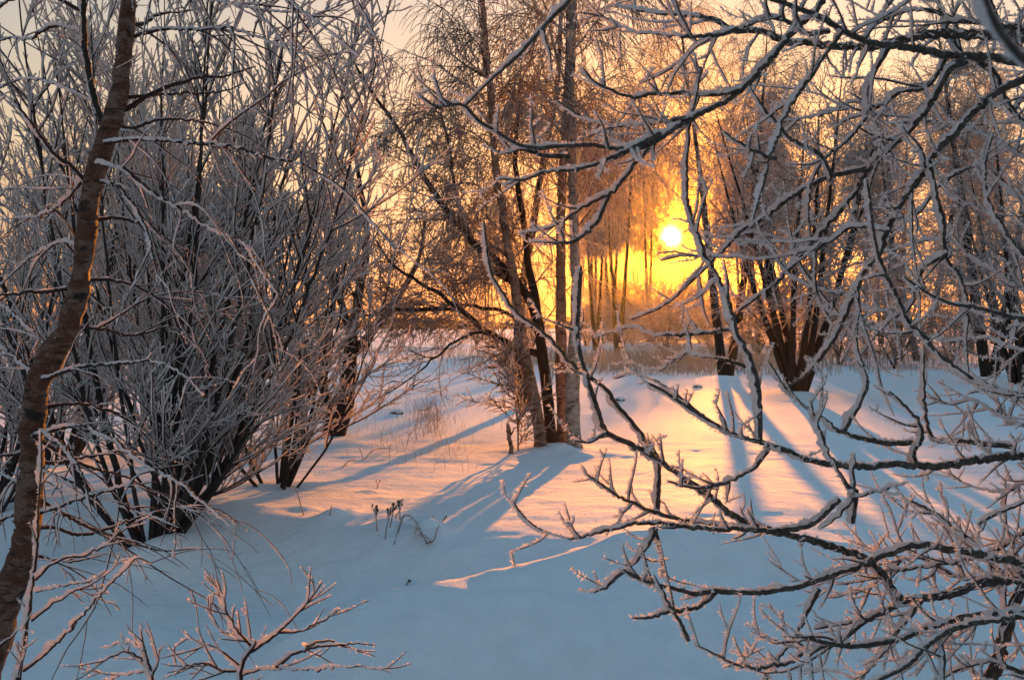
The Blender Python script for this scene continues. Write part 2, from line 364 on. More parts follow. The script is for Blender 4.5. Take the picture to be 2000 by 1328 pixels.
# ------------------------------------------------------------------ ground
TREE_BASES = []           # (x, y, height, radius) snow heaped round the stems
def heap(px, py, h, r, z=0.0):
    y = (EYE[2]-z)*F/(py-635.0); p = P(px, py, y); TREE_BASES.append((p[0], y, h, r)); return p[0], y
def height(x, y):
    x = np.asarray(x, float); y = np.asarray(y, float)
    far = sstep(14, 60, y)
    h = .018*vnoise(x*.5+3, y*.5, 1)*(1-.4*far) + .03*vnoise(x*.17, y*.17+9, 2) + .012*vnoise(x*1.6, y*2.4, 3)*(1-far)
    h = h + (.006*vnoise(x*3.2+1.3*y, y*5.5-.9*x, 4) + .011*vnoise(x*1.2+.5*y, y*2.3-.5*x, 11) + .004*vnoise(x*9+y, y*11-x, 14))*(1-sstep(10, 22, y)) + (.085*vnoise(x*.8+2, y*1.0, 12) + .04*vnoise(x*1.9, y*2.2, 13) + .012*vnoise(x*4.3+y, y*5.1, 15) + .006*vnoise(x*8.3, y*9.7+x, 16))*sstep(8.0, 6.0, y) + .15*far*vnoise(x*.03, y*.03, 5)
    h = h - .15 + .17*sstep(13.5, 7.2, y)*sstep(4.5, 2.0, x)          # the clearing tilts a little towards the sun
    # lip of the plateau, then a shaded hollow, then the near drift with its lit crest
    lip = np.interp(x, [-7, -3.5, -2.2, -1.5, -.6, 0, .9, 2.1, 7], [10, 9.2, 8.5, 7.85, 7.5, 7.2, 6.98, 6.9, 7.2]) + .08*vnoise(x*1.7, y*0+2, 6)
    left = sstep(.3, -2.0, x)
    s = lip-y
    h = h - (.22+.10*left)*sstep(0, .7+.6*left, s)
    crest = np.interp(x, [-2, -1.3, -.9, -.5, 0, .7, 1.2, 2.1, 4, 8], [5.2, 5.7, 5.98, 6.22, 6.54, 6.72, 6.72, 6.6, 6.4, 6.2])
    fade = np.interp(x, [-1.8, -1.25, -.9, -.5, 0, .5, 1.2], [0, .20, .28, .30, .28, .25, .22])
    d = y-crest
    drift = np.where(d > 0, np.exp(-(np.abs(d)/.27)**2.2), np.exp(-(np.abs(d)/.95)**3.2))
    h = h + fade*drift
    h = h - .34*sstep(6.7, 4.4, y) - .10*sstep(4.0, 0, y)
    # bank on the left that the shrubs stand in
    h = h + .10*np.exp(-((x+2.9)/1.2)**2-((y-8.3)/1.0)**2)
    h = h + .16*sstep(-3.2, -6, x)*sstep(9, 5, y)
    for bx, by, bh, br in TREE_BASES: h = h + bh*np.exp(-((x-bx)**2+(y-by)**2)/br**2)
    return h
CL_X, CL_Y = heap(1088, 862, .11, .6)
[heap(a, b, c, d) for a, b, c, d in ((1050, 872, .05, .16), (1085, 868, .07, .13), (1108, 868, .05, .12), (1135, 874, .05, .15), (335, 1050, .12, .24), (262, 1066, .07, .2), (300, 1062, .06, .16))]; heap(1415, 738, .22, 1.1); heap(1555, 765, .2, 1.2); heap(300, 1040, .16, .7); heap(545, 950, .10, .6); heap(660, 855, .08, .6)
heap(1180, 800, .10, .35); heap(745, 790, .16, .45); heap(870, 770, .16, .8)
for px_, py_, s_ in ((645, 1022, .05), (660, 1018, .04), (675, 1012, .04), (755, 1035, .07), (830, 1045, .08), (845, 1040, .05), (725, 955, .03), (590, 1002, .03)):
    heap(px_, py_, s_, .10+s_*.6)
ys = np.concatenate([np.linspace(-25, 1.2, 16), np.geomspace(1.4, 4, 30), np.linspace(4.03, 15, 230), np.geomspace(15.1, 760, 90)])
us = np.linspace(-1, 1, 300); us = np.sign(us)*np.abs(us)**1.15
Yg, Ug = np.meshgrid(ys, us, indexing='ij')
Xg = Ug*np.where(Yg < 2, 26.0, np.maximum(8.0, 4+.72*Yg)+np.maximum(0, 26-9*(Yg-2)))
Zg = height(Xg, Yg)
mb = MB(); ny, nx = Yg.shape
ii = (np.arange(ny-1)[:, None]*nx+np.arange(nx-1)[None]).ravel()
mb.add(np.stack([Xg, Yg, Zg], -1), np.stack([ii, ii+1, ii+nx+1, ii+nx], -1))
tag(mb.build('snow_ground', M_SNOW), 'snow covered ground with soft drifts', None, None, 'structure')
def gz(x, y): return float(height(np.array([x]), np.array([y]))[0])
def G(px, py, z=0.0, sink=.03):
    y = (EYE[2]-z)*F/(py-635.0)
    for _ in range(6):
        p = P(px, py, y); z = gz(p[0], y); y = (EYE[2]-z)*F/(py-635.0)
    p = P(px, py, y); return np.array([p[0], y, gz(p[0], y)-sink])

# thin frosty air over the whole field
mb = MB(); x0, x1, y0, y1, z0, z1 = -700, 700, -60, 800, -3, 33
mb.add([(x0,y0,z0),(x1,y0,z0),(x1,y1,z0),(x0,y1,z0),(x0,y0,z1),(x1,y0,z1),(x1,y1,z1),(x0,y1,z1)], [(0,3,2,1),(4,5,6,7),(0,1,5,4),(1,2,6,5),(2,3,7,6),(3,0,4,7)])
hm, ht, ho = newmat('frosty_air')
pv = N(ht, 'ShaderNodeVolumePrincipled'); pv.inputs['Density'].default_value = .00009; pv.inputs['Anisotropy'].default_value = .85
pv.inputs['Color'].default_value = (.94, .94, .94, 1); L(ht, pv.outputs[0], ho.inputs['Volume'])
tag(mb.build('haze', hm, smooth=False), 'thin golden haze over the snowy field', None, None, 'stuff')

# far tree line
mb = MB()
n = 900
fx = rng.uniform(-400, 470, n); fy = rng.uniform(420, 520, n); fh = rng.uniform(2.5, 5.5, n)*(.6+.5*vnoise(fx*.02, fx*0, 9)); fr_ = rng.uniform(2, 5, n)
a = np.arange(7)*2*math.pi/7
rings = []
for zf, rf in ((0, .8), (.35, 1.0), (.7, .75), (1.0, .15)):
    jj = rng.uniform(.7, 1.3, (n, 7))
    rings.append(np.stack([fx[:, None]+fr_[:, None]*rf*jj*np.cos(a), fy[:, None]+fr_[:, None]*rf*jj*np.sin(a), np.repeat((fh*zf)[:, None], 7, 1)+rng.uniform(-.3, .3, (n, 7))*(zf > 0)], -1))
mb.add(np.stack(rings, 1), grid_faces(n, 4, 7))
tag(mb.build('far_forest', M_FOREST, smooth=False), 'low dark line of forest along the horizon', None, None, 'stuff')

# ------------------------------------------------------------------ traced branches
def dense(A, R, step):
    K2 = max(3, int(np.linalg.norm(A[:, 1:]-A[:, :-1], axis=-1).sum(1).mean()/step)+1)
    return resample(A, K2), res2(R, K2)
class Traced:
    """branches read off the photo: pixel path root -> tip, each given its own distance"""
    def __init__(s): s.items = []
    def add(s, pts, rpx, d0=None, dd=0.0, base=None, tip=.35):
        pts = np.asarray(pts, float)
        if d0 is None:
            best = None
            for Aw, px in s.items:
                e = np.linalg.norm(px-pts[0], axis=1); j = int(np.argmin(e))
                if best is None or e[j] < best[0]: best = (e[j], Aw[j, 1])
            d0 = best[1]
        ln = np.concatenate([[0], np.cumsum(np.linalg.norm(pts[1:]-pts[:-1], axis=1))]); t = ln/ln[-1]
        dep = d0+dd*t + .05*np.sin(t*5+len(s.items))*min(1, ln[-1]/400)
        W = np.array([P(a_, b_, c_) for (a_, b_), c_ in zip(pts, dep)])
        rad = rpx/F*d0*(1-(1-tip)*t**.9)
        Q = np.column_stack([W, rad])
        if base is not None: Q = np.vstack([np.append(base, rad[0]*1.25), Q])
        C = spline(Q, .009, .0035)
        C[:, 3] = np.maximum(C[:, 3], .0009); C[-1, 3] *= .4
        px = np.column_stack([CX+F*C[:, 0]/C[:, 1], 635-F*(C[:, 2]-EYE[2])/C[:, 1]])
        s.items.append((C, px)); return C
def frost_len(R, k=1.0): return k*np.interp(R, [.001, .003, .006, .012, .03], [.007, .011, .014, .007, .004])
def near_branch(parent, C, lat=None, twig=None, k=1.0, bark=None, crystals=700, needle=.0095, name='branch', trop2=(0, 0, .5)):
    A = C[None, :, :3]; R = C[None, :, 3]
    mb, fb = MB(), MB()
    # knobbly buds and spur scars
    Rk = R*(1+.10*rng.uniform(-1, 1, R.shape))
    tube(mb, A, Rk, 7, .07)
    sets = [(A, R, 1.0)]
    if lat:
        B, RB, _ = shoots(A, R, **lat); B, RB = dense(B, RB, .012) if len(B) else (B, RB)
        tube(mb, B, RB, 5, .1); sets.append((B, RB, 1.0))
        if len(B):
            D, RD, _ = shoots(B, RB, **twig); D, RD = dense(D, RD, .011) if len(D) else (D, RD)
            tube(mb, D, RD, 4, .1); sets.append((D, RD, .8))
    if twig:
        D, RD, _ = shoots(A, R, **twig); D, RD = dense(D, RD, .011) if len(D) else (D, RD)
        tube(mb, D, RD, 4, .1); sets.append((D, RD, .85))
        if len(D):
            sp = dict(twig); sp['per_m'] = twig['per_m']*.8; sp['ln'] = (.02, .09); sp['r'] = (.0016, .0009)
            E, RE, _ = shoots(D, RD, **sp); E, RE = dense(E, RE, .012) if len(E) else (E, RE)
            tube(mb, E, RE, 4); sets.append((E, RE, .65))
    for a, r, kk in sets:
        if not len(a): continue
        lf = frost_len(r, k*kk)*(1+.35*np.sin(np.arange(r.shape[1])*.35+rng.uniform(0, 6, (len(r), 1))))*np.linspace(1, .85 if kk == 1.0 and r.shape[0] == 1 else .18, r.shape[1])
        # patches where the rime has dropped off
        gap = np.sin(np.arange(r.shape[1])*.13+rng.uniform(0, 6, (len(r), 1)))+np.sin(np.arange(r.shape[1])*.31+rng.uniform(0, 6, (len(r), 1)))
        lf = lf*np.clip(1.25+.6*gap, .15, 1)
        rime(fb, a, r, lf, 6, .55, .18)
        needles(fb, a, r, lf, crystals, needle)
    b = mb.build(name, bark or M_ALDER, parent)
    fb.build('frost', M_FROST, b, smooth=False)
    return b

# ---- the two alders whose boughs reach in from the right
XT, YT = 1.98, 2.95
alder = empty('alder_tree', (XT, YT, gz(XT, YT)), 'frosted alder with thick dark boughs arching in from the upper right', 'tree', 'frosted alders at the right edge')
T = Traced()
trunkA = spline(np.array([[XT, YT, gz(XT, YT)-.1, .085], [XT+.02, YT, .5, .075], [XT-.03, YT+.02, 1.4, .066], [XT+.0, YT, 2.4, .055], [XT+.05, YT+.1, 3.6, .04], [XT, YT+.1, 4.8, .02]]), .05, .006)
def simple_trunk(parent, C, mat, S=12, jit=.05, name='trunk'):
    mb = MB(); tube(mb, C[None, :, :3], C[None, :, 3], S, jit); return mb.build(name, mat, parent)
def trunk_with_rime(parent, C, mat, S=12, k=1.0, name='trunk', jit=.05):
    t = simple_trunk(parent, C, mat, S, jit, name)
    fb = MB(); A = C[None, :, :3]; R = C[None, :, 3]
    needles(fb, A, R*.95, np.full(R.shape, .004), 3000*k, .009); fb.build('frost', M_FROST, t); return t
trunk_with_rime(alder, trunkA, M_ALDER)
def tb(z): return np.array([XT, YT, z])
LAT = dict(per_m=5.0, ln=(.15, .55), ang=(35, 65), trop=(0, 0, .25), K=8, noise=.13, r=(.0038, .0012), tmin=.1, taper_len=.4)
TWIG = dict(per_m=11, ln=(.05, .22), ang=(35, 70), trop=(0, 0, .45), K=5, noise=.13, r=(.0027, .0007), tmin=.05, taper_len=.4)
TW2 = dict(TWIG, per_m=17)
UPPER = [  # (path root->tip, radius px, depth or None = from nearest traced branch, depth change, lateral shoots?, trunk height)
 ([(2060,140),(1960,125),(1875,117),(1830,110),(1780,103),(1735,95),(1700,85),(1645,62),(1600,35),(1540,10),(1485,-8)], 9.5, 2.7, -.35, 1, 2.25),
 ([(2060,85),(1990,80),(1900,72),(1830,70),(1760,78),(1700,95),(1640,92),(1580,85),(1520,77),(1500,65),(1465,57),(1435,60),(1410,45),(1360,30),(1290,25),(1200,10)], 12, 2.9, .3, 1, 2.3),
 ([(2060,60),(1960,55),(1910,45),(1875,40),(1825,22),(1775,22),(1730,38),(1690,60)], 8, 3.0, .1, 1, 2.4),
 ([(2070,110),(1985,155),(1945,175),(1900,215),(1865,260),(1835,295),(1817,325),(1785,365),(1760,405),(1735,450),(1715,500),(1700,515),(1670,575),(1645,630),(1615,680),(1570,735),(1530,760)], 8.5, 2.75, -.25, 1, 2.2),
 ([(1817,325),(1830,380),(1845,430),(1850,495),(1865,525),(1885,555),(1892,610),(1888,664),(1892,730)], 5, None, .1, 0, None),
 ([(1890,118),(1860,130),(1845,150),(1825,190),(1800,225),(1765,265),(1720,300),(1690,330),(1650,395),(1610,440),(1565,495),(1520,545),(1440,610)], 8, None, .25, 1, None),
 ([(1645,62),(1610,110),(1580,160),(1540,215),(1515,280),(1495,345),(1470,430)], 4.5, None, -.2, 1, None),
 ([(1640,-60),(1600,20),(1570,45),(1525,95),(1485,140),(1445,175),(1400,205),(1350,228),(1315,250),(1265,280),(1225,287),(1155,280),(1100,282),(1040,285),(1000,275),(970,255),(935,235),(905,205),(850,207),(812,180)], 6.5, 2.5, -.3, 0, 2.55),
 ([(1300,-170),(1200,-90),(1110,0),(1060,55),(1010,110),(960,155),(930,185),(908,207)], 6.5, 2.45, -.15, 0, 2.7),
 ([(1110,306),(1075,305),(1030,295),(980,300),(942,283)], 5, 2.3, -.05, 0, None),
 ([(1290,262),(1235,290),(1200,305),(1150,330),(1075,335),(1030,350),(975,350)], 5, None, -.15, 0, None),
 ([(1355,228),(1315,235),(1265,245),(1215,245),(1175,240),(1130,225),(1085,195)], 5, None, .12, 0, None),
 ([(1445,175),(1400,185),(1320,180),(1275,182),(1220,190),(1195,180),(1160,160),(1138,132)], 5, None, -.12, 0, None),
 ([(1345,232),(1300,262),(1250,310),(1190,380),(1150,400),(1110,425),(1075,445),(1015,456)], 5.5, None, .18, 0, None),
 ([(1190,380),(1160,440),(1125,470),(1080,475),(1035,472)], 4.5, None, -.1, 0, None),
 ([(1425,195),(1440,57),(1500,33),(1540,40),(1580,65),(1620,62)][::-1][:5]+[(1375,82),(1340,110),(1300,140),(1250,165)], 4.5, None, .1, 1, None),
 ([(1440,57),(1400,70),(1350,68),(1300,65),(1240,60),(1190,35),(1130,25)], 4, None, -.1, 1, None),
 ([(1370,130),(1360,185),(1345,250),(1337,325),(1340,385),(1355,440),(1385,510),(1415,565),(1430,610),(1447,664),(1465,704),(1480,754),(1483,814),(1483,859)][::-1], 6.5, 2.35, .05, 0, None),
 ([(2090,800),(2000,784),(1965,774),(1925,759),(1875,729),(1840,699),(1810,664),(1780,635),(1755,585),(1730,535),(1710,475),(1700,400),(1693,348)], 7, 2.4, -.1, 0, 1.35),
 ([(2090,640),(2000,622),(1950,612),(1900,600),(1850,590),(1800,565),(1765,540)], 5.5, 2.3, -.15, 0, 1.6),
 ([(1625,345),(1605,310),(1565,285),(1525,255),(1495,215),(1465,170)], 4.5, 2.55, -.15, 0, None),
 ([(1515,310),(1495,305),(1450,285),(1410,255)], 4.5, None, -.1, 0, None),
 ([(1690,330),(1605,350),(1550,380),(1510,415),(1470,440),(1400,500),(1340,560),(1290,600),(1230,625)], 5, None, .1, 1, None),
 ([(1735,450),(1665,445),(1620,475),(1560,500),(1490,510),(1420,505),(1330,500),(1290,510)], 4.5, None, .12, 1, None),
 ([(2080,330),(1990,300),(1930,270),(1870,250),(1800,235),(1740,240),(1690,225),(1640,240)], 6, 3.1, .4, 1, 2.0),
 ([(2080,430),(1990,390),(1940,340),(1900,330),(1840,360),(1790,420),(1740,430)], 5, 3.0, .3, 1, 1.9),
 ([(2080,260),(2000,240),(1960,190),(1930,130),(1890,110),(1850,60),(1830,0),(1800,-60)], 7.5, 3.0, .2, 1, 2.15),
 ([(2090,540),(2000,500),(1960,450),(1935,400),(1925,330),(1940,260)], 5.5, 2.8, .15, 1, 1.75),
 ([(2090,560),(1995,560),(1950,530),(1900,500),(1860,470),(1800,470),(1740,490),(1690,490)], 5, 2.9, .3, 1, 1.7),
 ([(2090,690),(1990,680),(1930,660),(1870,665),(1800,650),(1740,610),(1690,600),(1640,560)], 5, 3.1, .4, 1, 1.5),
 ([(2080,20),(2000,-10),(1950,-60)], 8, 2.6, -.2, 0, 2.5),
 ([(2080,200),(2000,130),(1960,60),(1935,0),(1920,-60)], 6, 3.2, .1, 1, 2.3),
 ([(1735,95),(1700,160),(1690,230),(1650,280),(1600,330),(1580,400),(1585,470)], 5, None, .3, 1, None),
 ([(1850,112),(1810,170),(1760,180),(1720,210),(1680,200),(1620,225),(1560,235),(1500,240)], 5, None, .3, 1, None),
 ([(1650,575),(1590,560),(1540,530),(1500,480),(1460,470)], 4.5, 2.7, .2, 1, None),
 ([(1850,495),(1810,520),(1770,600),(1700,640),(1660,650),(1600,655)], 4.5, None, .2, 1, None),
]
for i, (pts, r, d0, dd, lt, tz) in enumerate(UPPER):
    C = T.add(pts, r, d0, dd, tb(tz) if tz else None)
    near_branch(alder, C, LAT if lt else None, TWIG if lt else dict(TWIG, per_m=12), k=1.0)
# the shoot that hangs close in front of the lens, top right corner
Cc = np.array([[XT, YT-.05, 2.35, .010], [1.25, 2.0, 2.2, .008], *[[*P(a, b, d), r] for a, b, d, r in ((2140,215,.8,.0032), (2040,140,.66,.0027), (1985,100,.60,.0024), (1945,45,.57,.0021), (1915,-20,.55,.0017), (1880,-90,.55,.001))]])
near_branch(alder, spline(Cc, .006, .0015), None, None, k=.8, crystals=900, needle=.005)

XS, YS = 1.93, 3.15
bush = empty('alder_tree', (XS, YS, gz(XS, YS)), 'bushy frosted alder spreading low branches over the snow at the lower right', 'tree', 'frosted alders at the right edge')
def sb(z): return np.array([XS-.12, YS-.02, z])
zs = gz(XS, YS)
trunk_with_rime(bush, spline(np.array([[XS-.05, YS, zs-.1, .06], [XS-.08, YS, .2, .055], [XS-.12, YS-.02, .8, .048], [XS-.05, YS-.02, 1.5, .035], [XS+.05, YS, 2.2, .02]]), .05, .006), M_ALDER)
q0 = P(1925, 1370, 2.9)
near_branch(bush, spline(np.array([[XS-.1, YS, zs, .03], [q0[0]+.02, 2.95, zs+.12, .026], [*q0, .021], [*P(1948, 1290, 2.85), .019], [*P(1972, 1215, 2.85), .017], [*P(1998, 1140, 2.9), .014], [*P(2050, 1060, 2.95), .010], [*P(2085, 930, 3.0), .006]]), .012, .005), LAT, TWIG, name='stem', crystals=250)
LOWER = [
 ([(2100,1120),(2020,1130),(1925,1144),(1900,1149),(1850,1164),(1800,1172),(1765,1169),(1750,1149),(1725,1119),(1690,1089),(1645,1074),(1595,1059),(1525,1044),(1490,1034),(1460,1024),(1425,1000),(1385,965),(1345,940),(1315,920),(1275,890),(1225,865),(1185,845),(1170,800),(1150,735),(1130,665),(1130,600),(1135,520)], 9.5, 2.75, -.45, 0, .85),
 ([(1490,1034),(1450,1029),(1400,1024),(1350,1020),(1315,1012),(1275,1000),(1240,985),(1210,970),(1180,950),(1150,927)], 6, None, -.1, 0, None),
 ([(1283,1003),(1287,950),(1285,895),(1265,865),(1235,830),(1205,795),(1170,755),(1130,725),(1100,695),(1075,660),(1040,630),(1005,605),(985,580),(955,520),(950,480),(945,430)], 5.5, None, -.12, 0, None),
 ([(1665,1040),(1645,964),(1640,975),(1625,989),(1600,1014),(1560,1031),(1500,1039),(1425,1037),(1350,1034),(1290,1027),(1225,1032),(1175,1040),(1135,1052),(1090,1045),(1050,1030),(1020,1005),(1000,975)][2:], 5.5, 2.3, -.1, 0, None),
 ([(2090,884),(2000,891),(1940,896),(1875,904),(1800,909),(1740,911),(1675,916),(1620,909),(1580,901),(1540,884),(1490,864),(1435,849),(1390,824),(1340,794),(1300,766),(1265,748)], 8.5, 2.5, -.25, 0, 1.1),
 ([(1665,1020),(1668,985),(1670,969),(1650,949),(1630,914),(1610,874),(1595,829),(1583,782)], 5.5, 2.25, -.05, 0, None),
 ([(1668,969),(1715,959),(1775,941)], 4.5, None, -.15, 0, None),
 ([(1668,969),(1667,930),(1670,884)], 4.5, None, .05, 0, None),
 ([(1668,972),(1640,1010),(1600,1035)], 4, None, .05, 0, None),
 ([(1980,872),(1925,867),(1875,864),(1820,856),(1810,804),(1805,739),(1805,680)], 5.5, 2.55, -.1, 0, None),
 ([(1790,909),(1787,879),(1802,859),(1795,819),(1765,789),(1735,762)], 5, None, -.15, 0, None),
 ([(1790,864),(1740,869),(1690,864),(1640,844),(1605,819),(1570,794),(1530,749),(1500,704)], 5.5, 2.4, -.1, 0, None),
 ([(1650,839),(1685,774),(1695,744),(1680,709),(1672,664),(1680,600)], 4.5, 2.45, .1, 0, None),
 ([(2090,1125),(2010,1100),(1965,1089),(1900,1079),(1875,1071),(1840,1064),(1800,1064),(1750,1074),(1690,1099),(1640,1119),(1580,1139),(1525,1151),(1465,1156),(1400,1154),(1350,1159),(1340,1155),(1275,1140),(1220,1115)], 8.5, 2.45, -.3, 0, .9),
 ([(1398,1156),(1375,1179),(1340,1194),(1315,1197),(1275,1207),(1235,1207)], 5, None, -.1, 0, None),
 ([(1345,1250),(1318,1200),(1295,1155),(1278,1122)], 4.5, 2.1, -.05, 0, None),
 ([(1222,1114),(1205,1125),(1185,1145),(1160,1155),(1130,1150)], 4, None, 0, 0, None),
 ([(1283,1030),(1255,1080),(1222,1114)], 4.5, None, 0, 0, None),
 ([(1278,1030),(1295,1080),(1295,1128)], 4, None, .05, 0, None),
 ([(2090,1180),(2000,1194),(1950,1199),(1890,1206),(1840,1219),(1775,1241),(1715,1256),(1670,1261),(1600,1251),(1555,1239)], 9, 2.3, -.2, 1, .75),
 ([(2080,1215),(1970,1219),(1910,1229),(1860,1239),(1815,1264),(1775,1299),(1715,1330),(1640,1370)], 7, 2.2, -.2, 1, .7),
 ([(1660,1254),(1600,1264),(1545,1294),(1500,1304),(1450,1301),(1410,1284),(1360,1259)], 4.5, 2.15, -.1, 1, None),
 ([(1600,1150),(1580,1189),(1550,1244),(1515,1294),(1490,1330)], 5, 2.6, .1, 0, None),
 ([(1765,1174),(1725,1199),(1670,1216),(1625,1224),(1590,1228)], 5.5, None, -.1, 1, None),
 ([(2090,940),(2000,979),(1945,1004),(1910,1024)], 6.5, 2.4, -.1, 0, 1.0),
 ([(1910,1065),(1850,1024),(1815,999),(1760,970)], 5, 2.5, 0, 1, None),
 ([(1485,862),(1502,869),(1485,899),(1450,929),(1400,951),(1340,951),(1305,939)], 5, 2.35, -.08, 0, None),
 ([(2090,1010),(1990,1050),(1940,1080),(1880,1100),(1800,1110),(1730,1120),(1650,1140),(1580,1130)], 6, 2.9, .2, 1, .95),
 ([(2090,1060),(2000,1110),(1930,1130),(1850,1120),(1790,1090),(1740,1110),(1690,1150),(1620,1165)], 6, 3.0, .3, 1, .9),
 ([(1800,1172),(1750,1235),(1700,1300),(1660,1350)], 5.5, None, .25, 1, None),
 ([(2060,1320),(1990,1310),(1940,1290),(1890,1300),(1830,1330)], 6, 2.5, -.1, 1, .55),
 ([(2090,790),(2010,830),(1950,810),(1900,780),(1860,790),(1800,770)], 4.5, 2.9, .2, 1, 1.25),
 ([(2080,960),(2010,940),(1960,960),(1900,950),(1860,930)], 4.5, 2.8, .3, 1, 1.1),
 ([(1185,845),(1150,862),(1115,860)], 4, 2.3, 0, 0, None),
 ([(1430,850),(1360,800),(1290,745),(1240,730),(1200,740)], 4.5, 2.45, .15, 0, None),
 ([(1440,640),(1380,650),(1300,655),(1230,640),(1160,660)], 4.5, 2.45, .15, 0, None),
 ([(1470,720),(1400,700),(1340,690),(1290,720),(1220,700)], 4.2, 2.4, .1, 0, None),
]
T2 = Traced(); T2.items = list(T.items)
for i, (pts, r, d0, dd, lt, tz) in enumerate(LOWER):
    C = T2.add(pts, r, d0, dd, sb(tz) if tz else None)
    near_branch(bush, C, LAT if lt else None, TW2 if lt else TWIG, k=1.0)

# ---- leaning birch at the left edge
gzb = gz(-2.0, 3.35)
birch = empty('birch_tree', (-1.95, 3.4, gzb), 'leaning birch with reddish weathered bark at the left edge', 'tree')
tr = [(245,-300,15,3.5), (246,0,15.5,3.45), (240,75,16,3.44), (235,150,17,3.43), (227,200,19,3.42), (210,250,20,3.41), (190,310,20,3.4), (175,360,19,3.4), (165,440,20,3.4), (155,520,21,3.4), (143,590,22,3.4), (118,655,25,3.4), (90,695,27,3.4), (70,745,25,3.4), (62,815,24,3.4), (60,890,24,3.4), (55,965,26,3.4), (42,1065,27,3.4), (20,1140,29,3.4), (-4,1215,32,3.4), (-40,1340,33,3.4), (-85,1480,37,3.4)]
B0 = np.array([[*P(a, b, d), r/F*d] for a, b, r, d in tr][::-1])
B0 = np.vstack([[-2.05, 3.4, gzb-.12, .085], B0, [B0[-1][0]+.1, 3.6, B0[-1][2]+.9, .018]])
CB = spline(B0, .03, .004)
CB[:, 3] *= 1+.05*np.sin(np.arange(len(CB))*.9)+.04*rng.normal(size=len(CB))
trunk_with_rime(birch, CB*np.array([1, 1, 1, .93]), M_BIRCH_NEAR, 18, .5, jit=.07)
# peeling curls and lumps of bark
mb = MB(); n = 260; ii = rng.integers(2, len(CB)-8, n)
for i in ii:
    c = CB[i]; a = rng.uniform(0, 2*math.pi); d = np.array([math.cos(a), math.sin(a), rng.uniform(-.15, .15)]); s = np.array([-d[1], d[0], 0])
    wv, hv, l = rng.uniform(.004, .016), rng.uniform(.002, .009), c[3]*.97
    b = c[:3]+d*l
    mb.add([b-s*wv, b+s*wv, b+s*wv*.8+d*.004+np.array([0, 0, hv]), b-s*wv*.7+d*.006+np.array([0, 0, hv*1.4])], [[0, 1, 2, 3]])
mb.build('peeling_bark', M_BIRCH_NEAR, birch, 'stuff')
BT = Traced(); BT.items.append((CB, np.array([[CX+F*c[0]/c[1], 635-F*(c[2]-EYE[2])/c[1]] for c in CB])))
BTW = dict(per_m=7, ln=(.10, .42), ang=(25, 60), trop=(0, 0, -.75), K=8, noise=.12, r=(.0022, .0009), tmin=.08, taper_len=.4)
BLAT = dict(per_m=2.4, ln=(.3, .8), ang=(25, 55), trop=(0, 0, -.8), K=10, noise=.10, r=(.0032, .0011), tmin=.1, taper_len=.3)
stem2 = [(200,240),(190,215),(177,165),(165,100),(160,0),(150,-200)]
near_branch(birch, BT.add(stem2, 8, 3.4, .25), BLAT, BTW, name='second_stem', bark=M_DARKBARK, crystals=160)
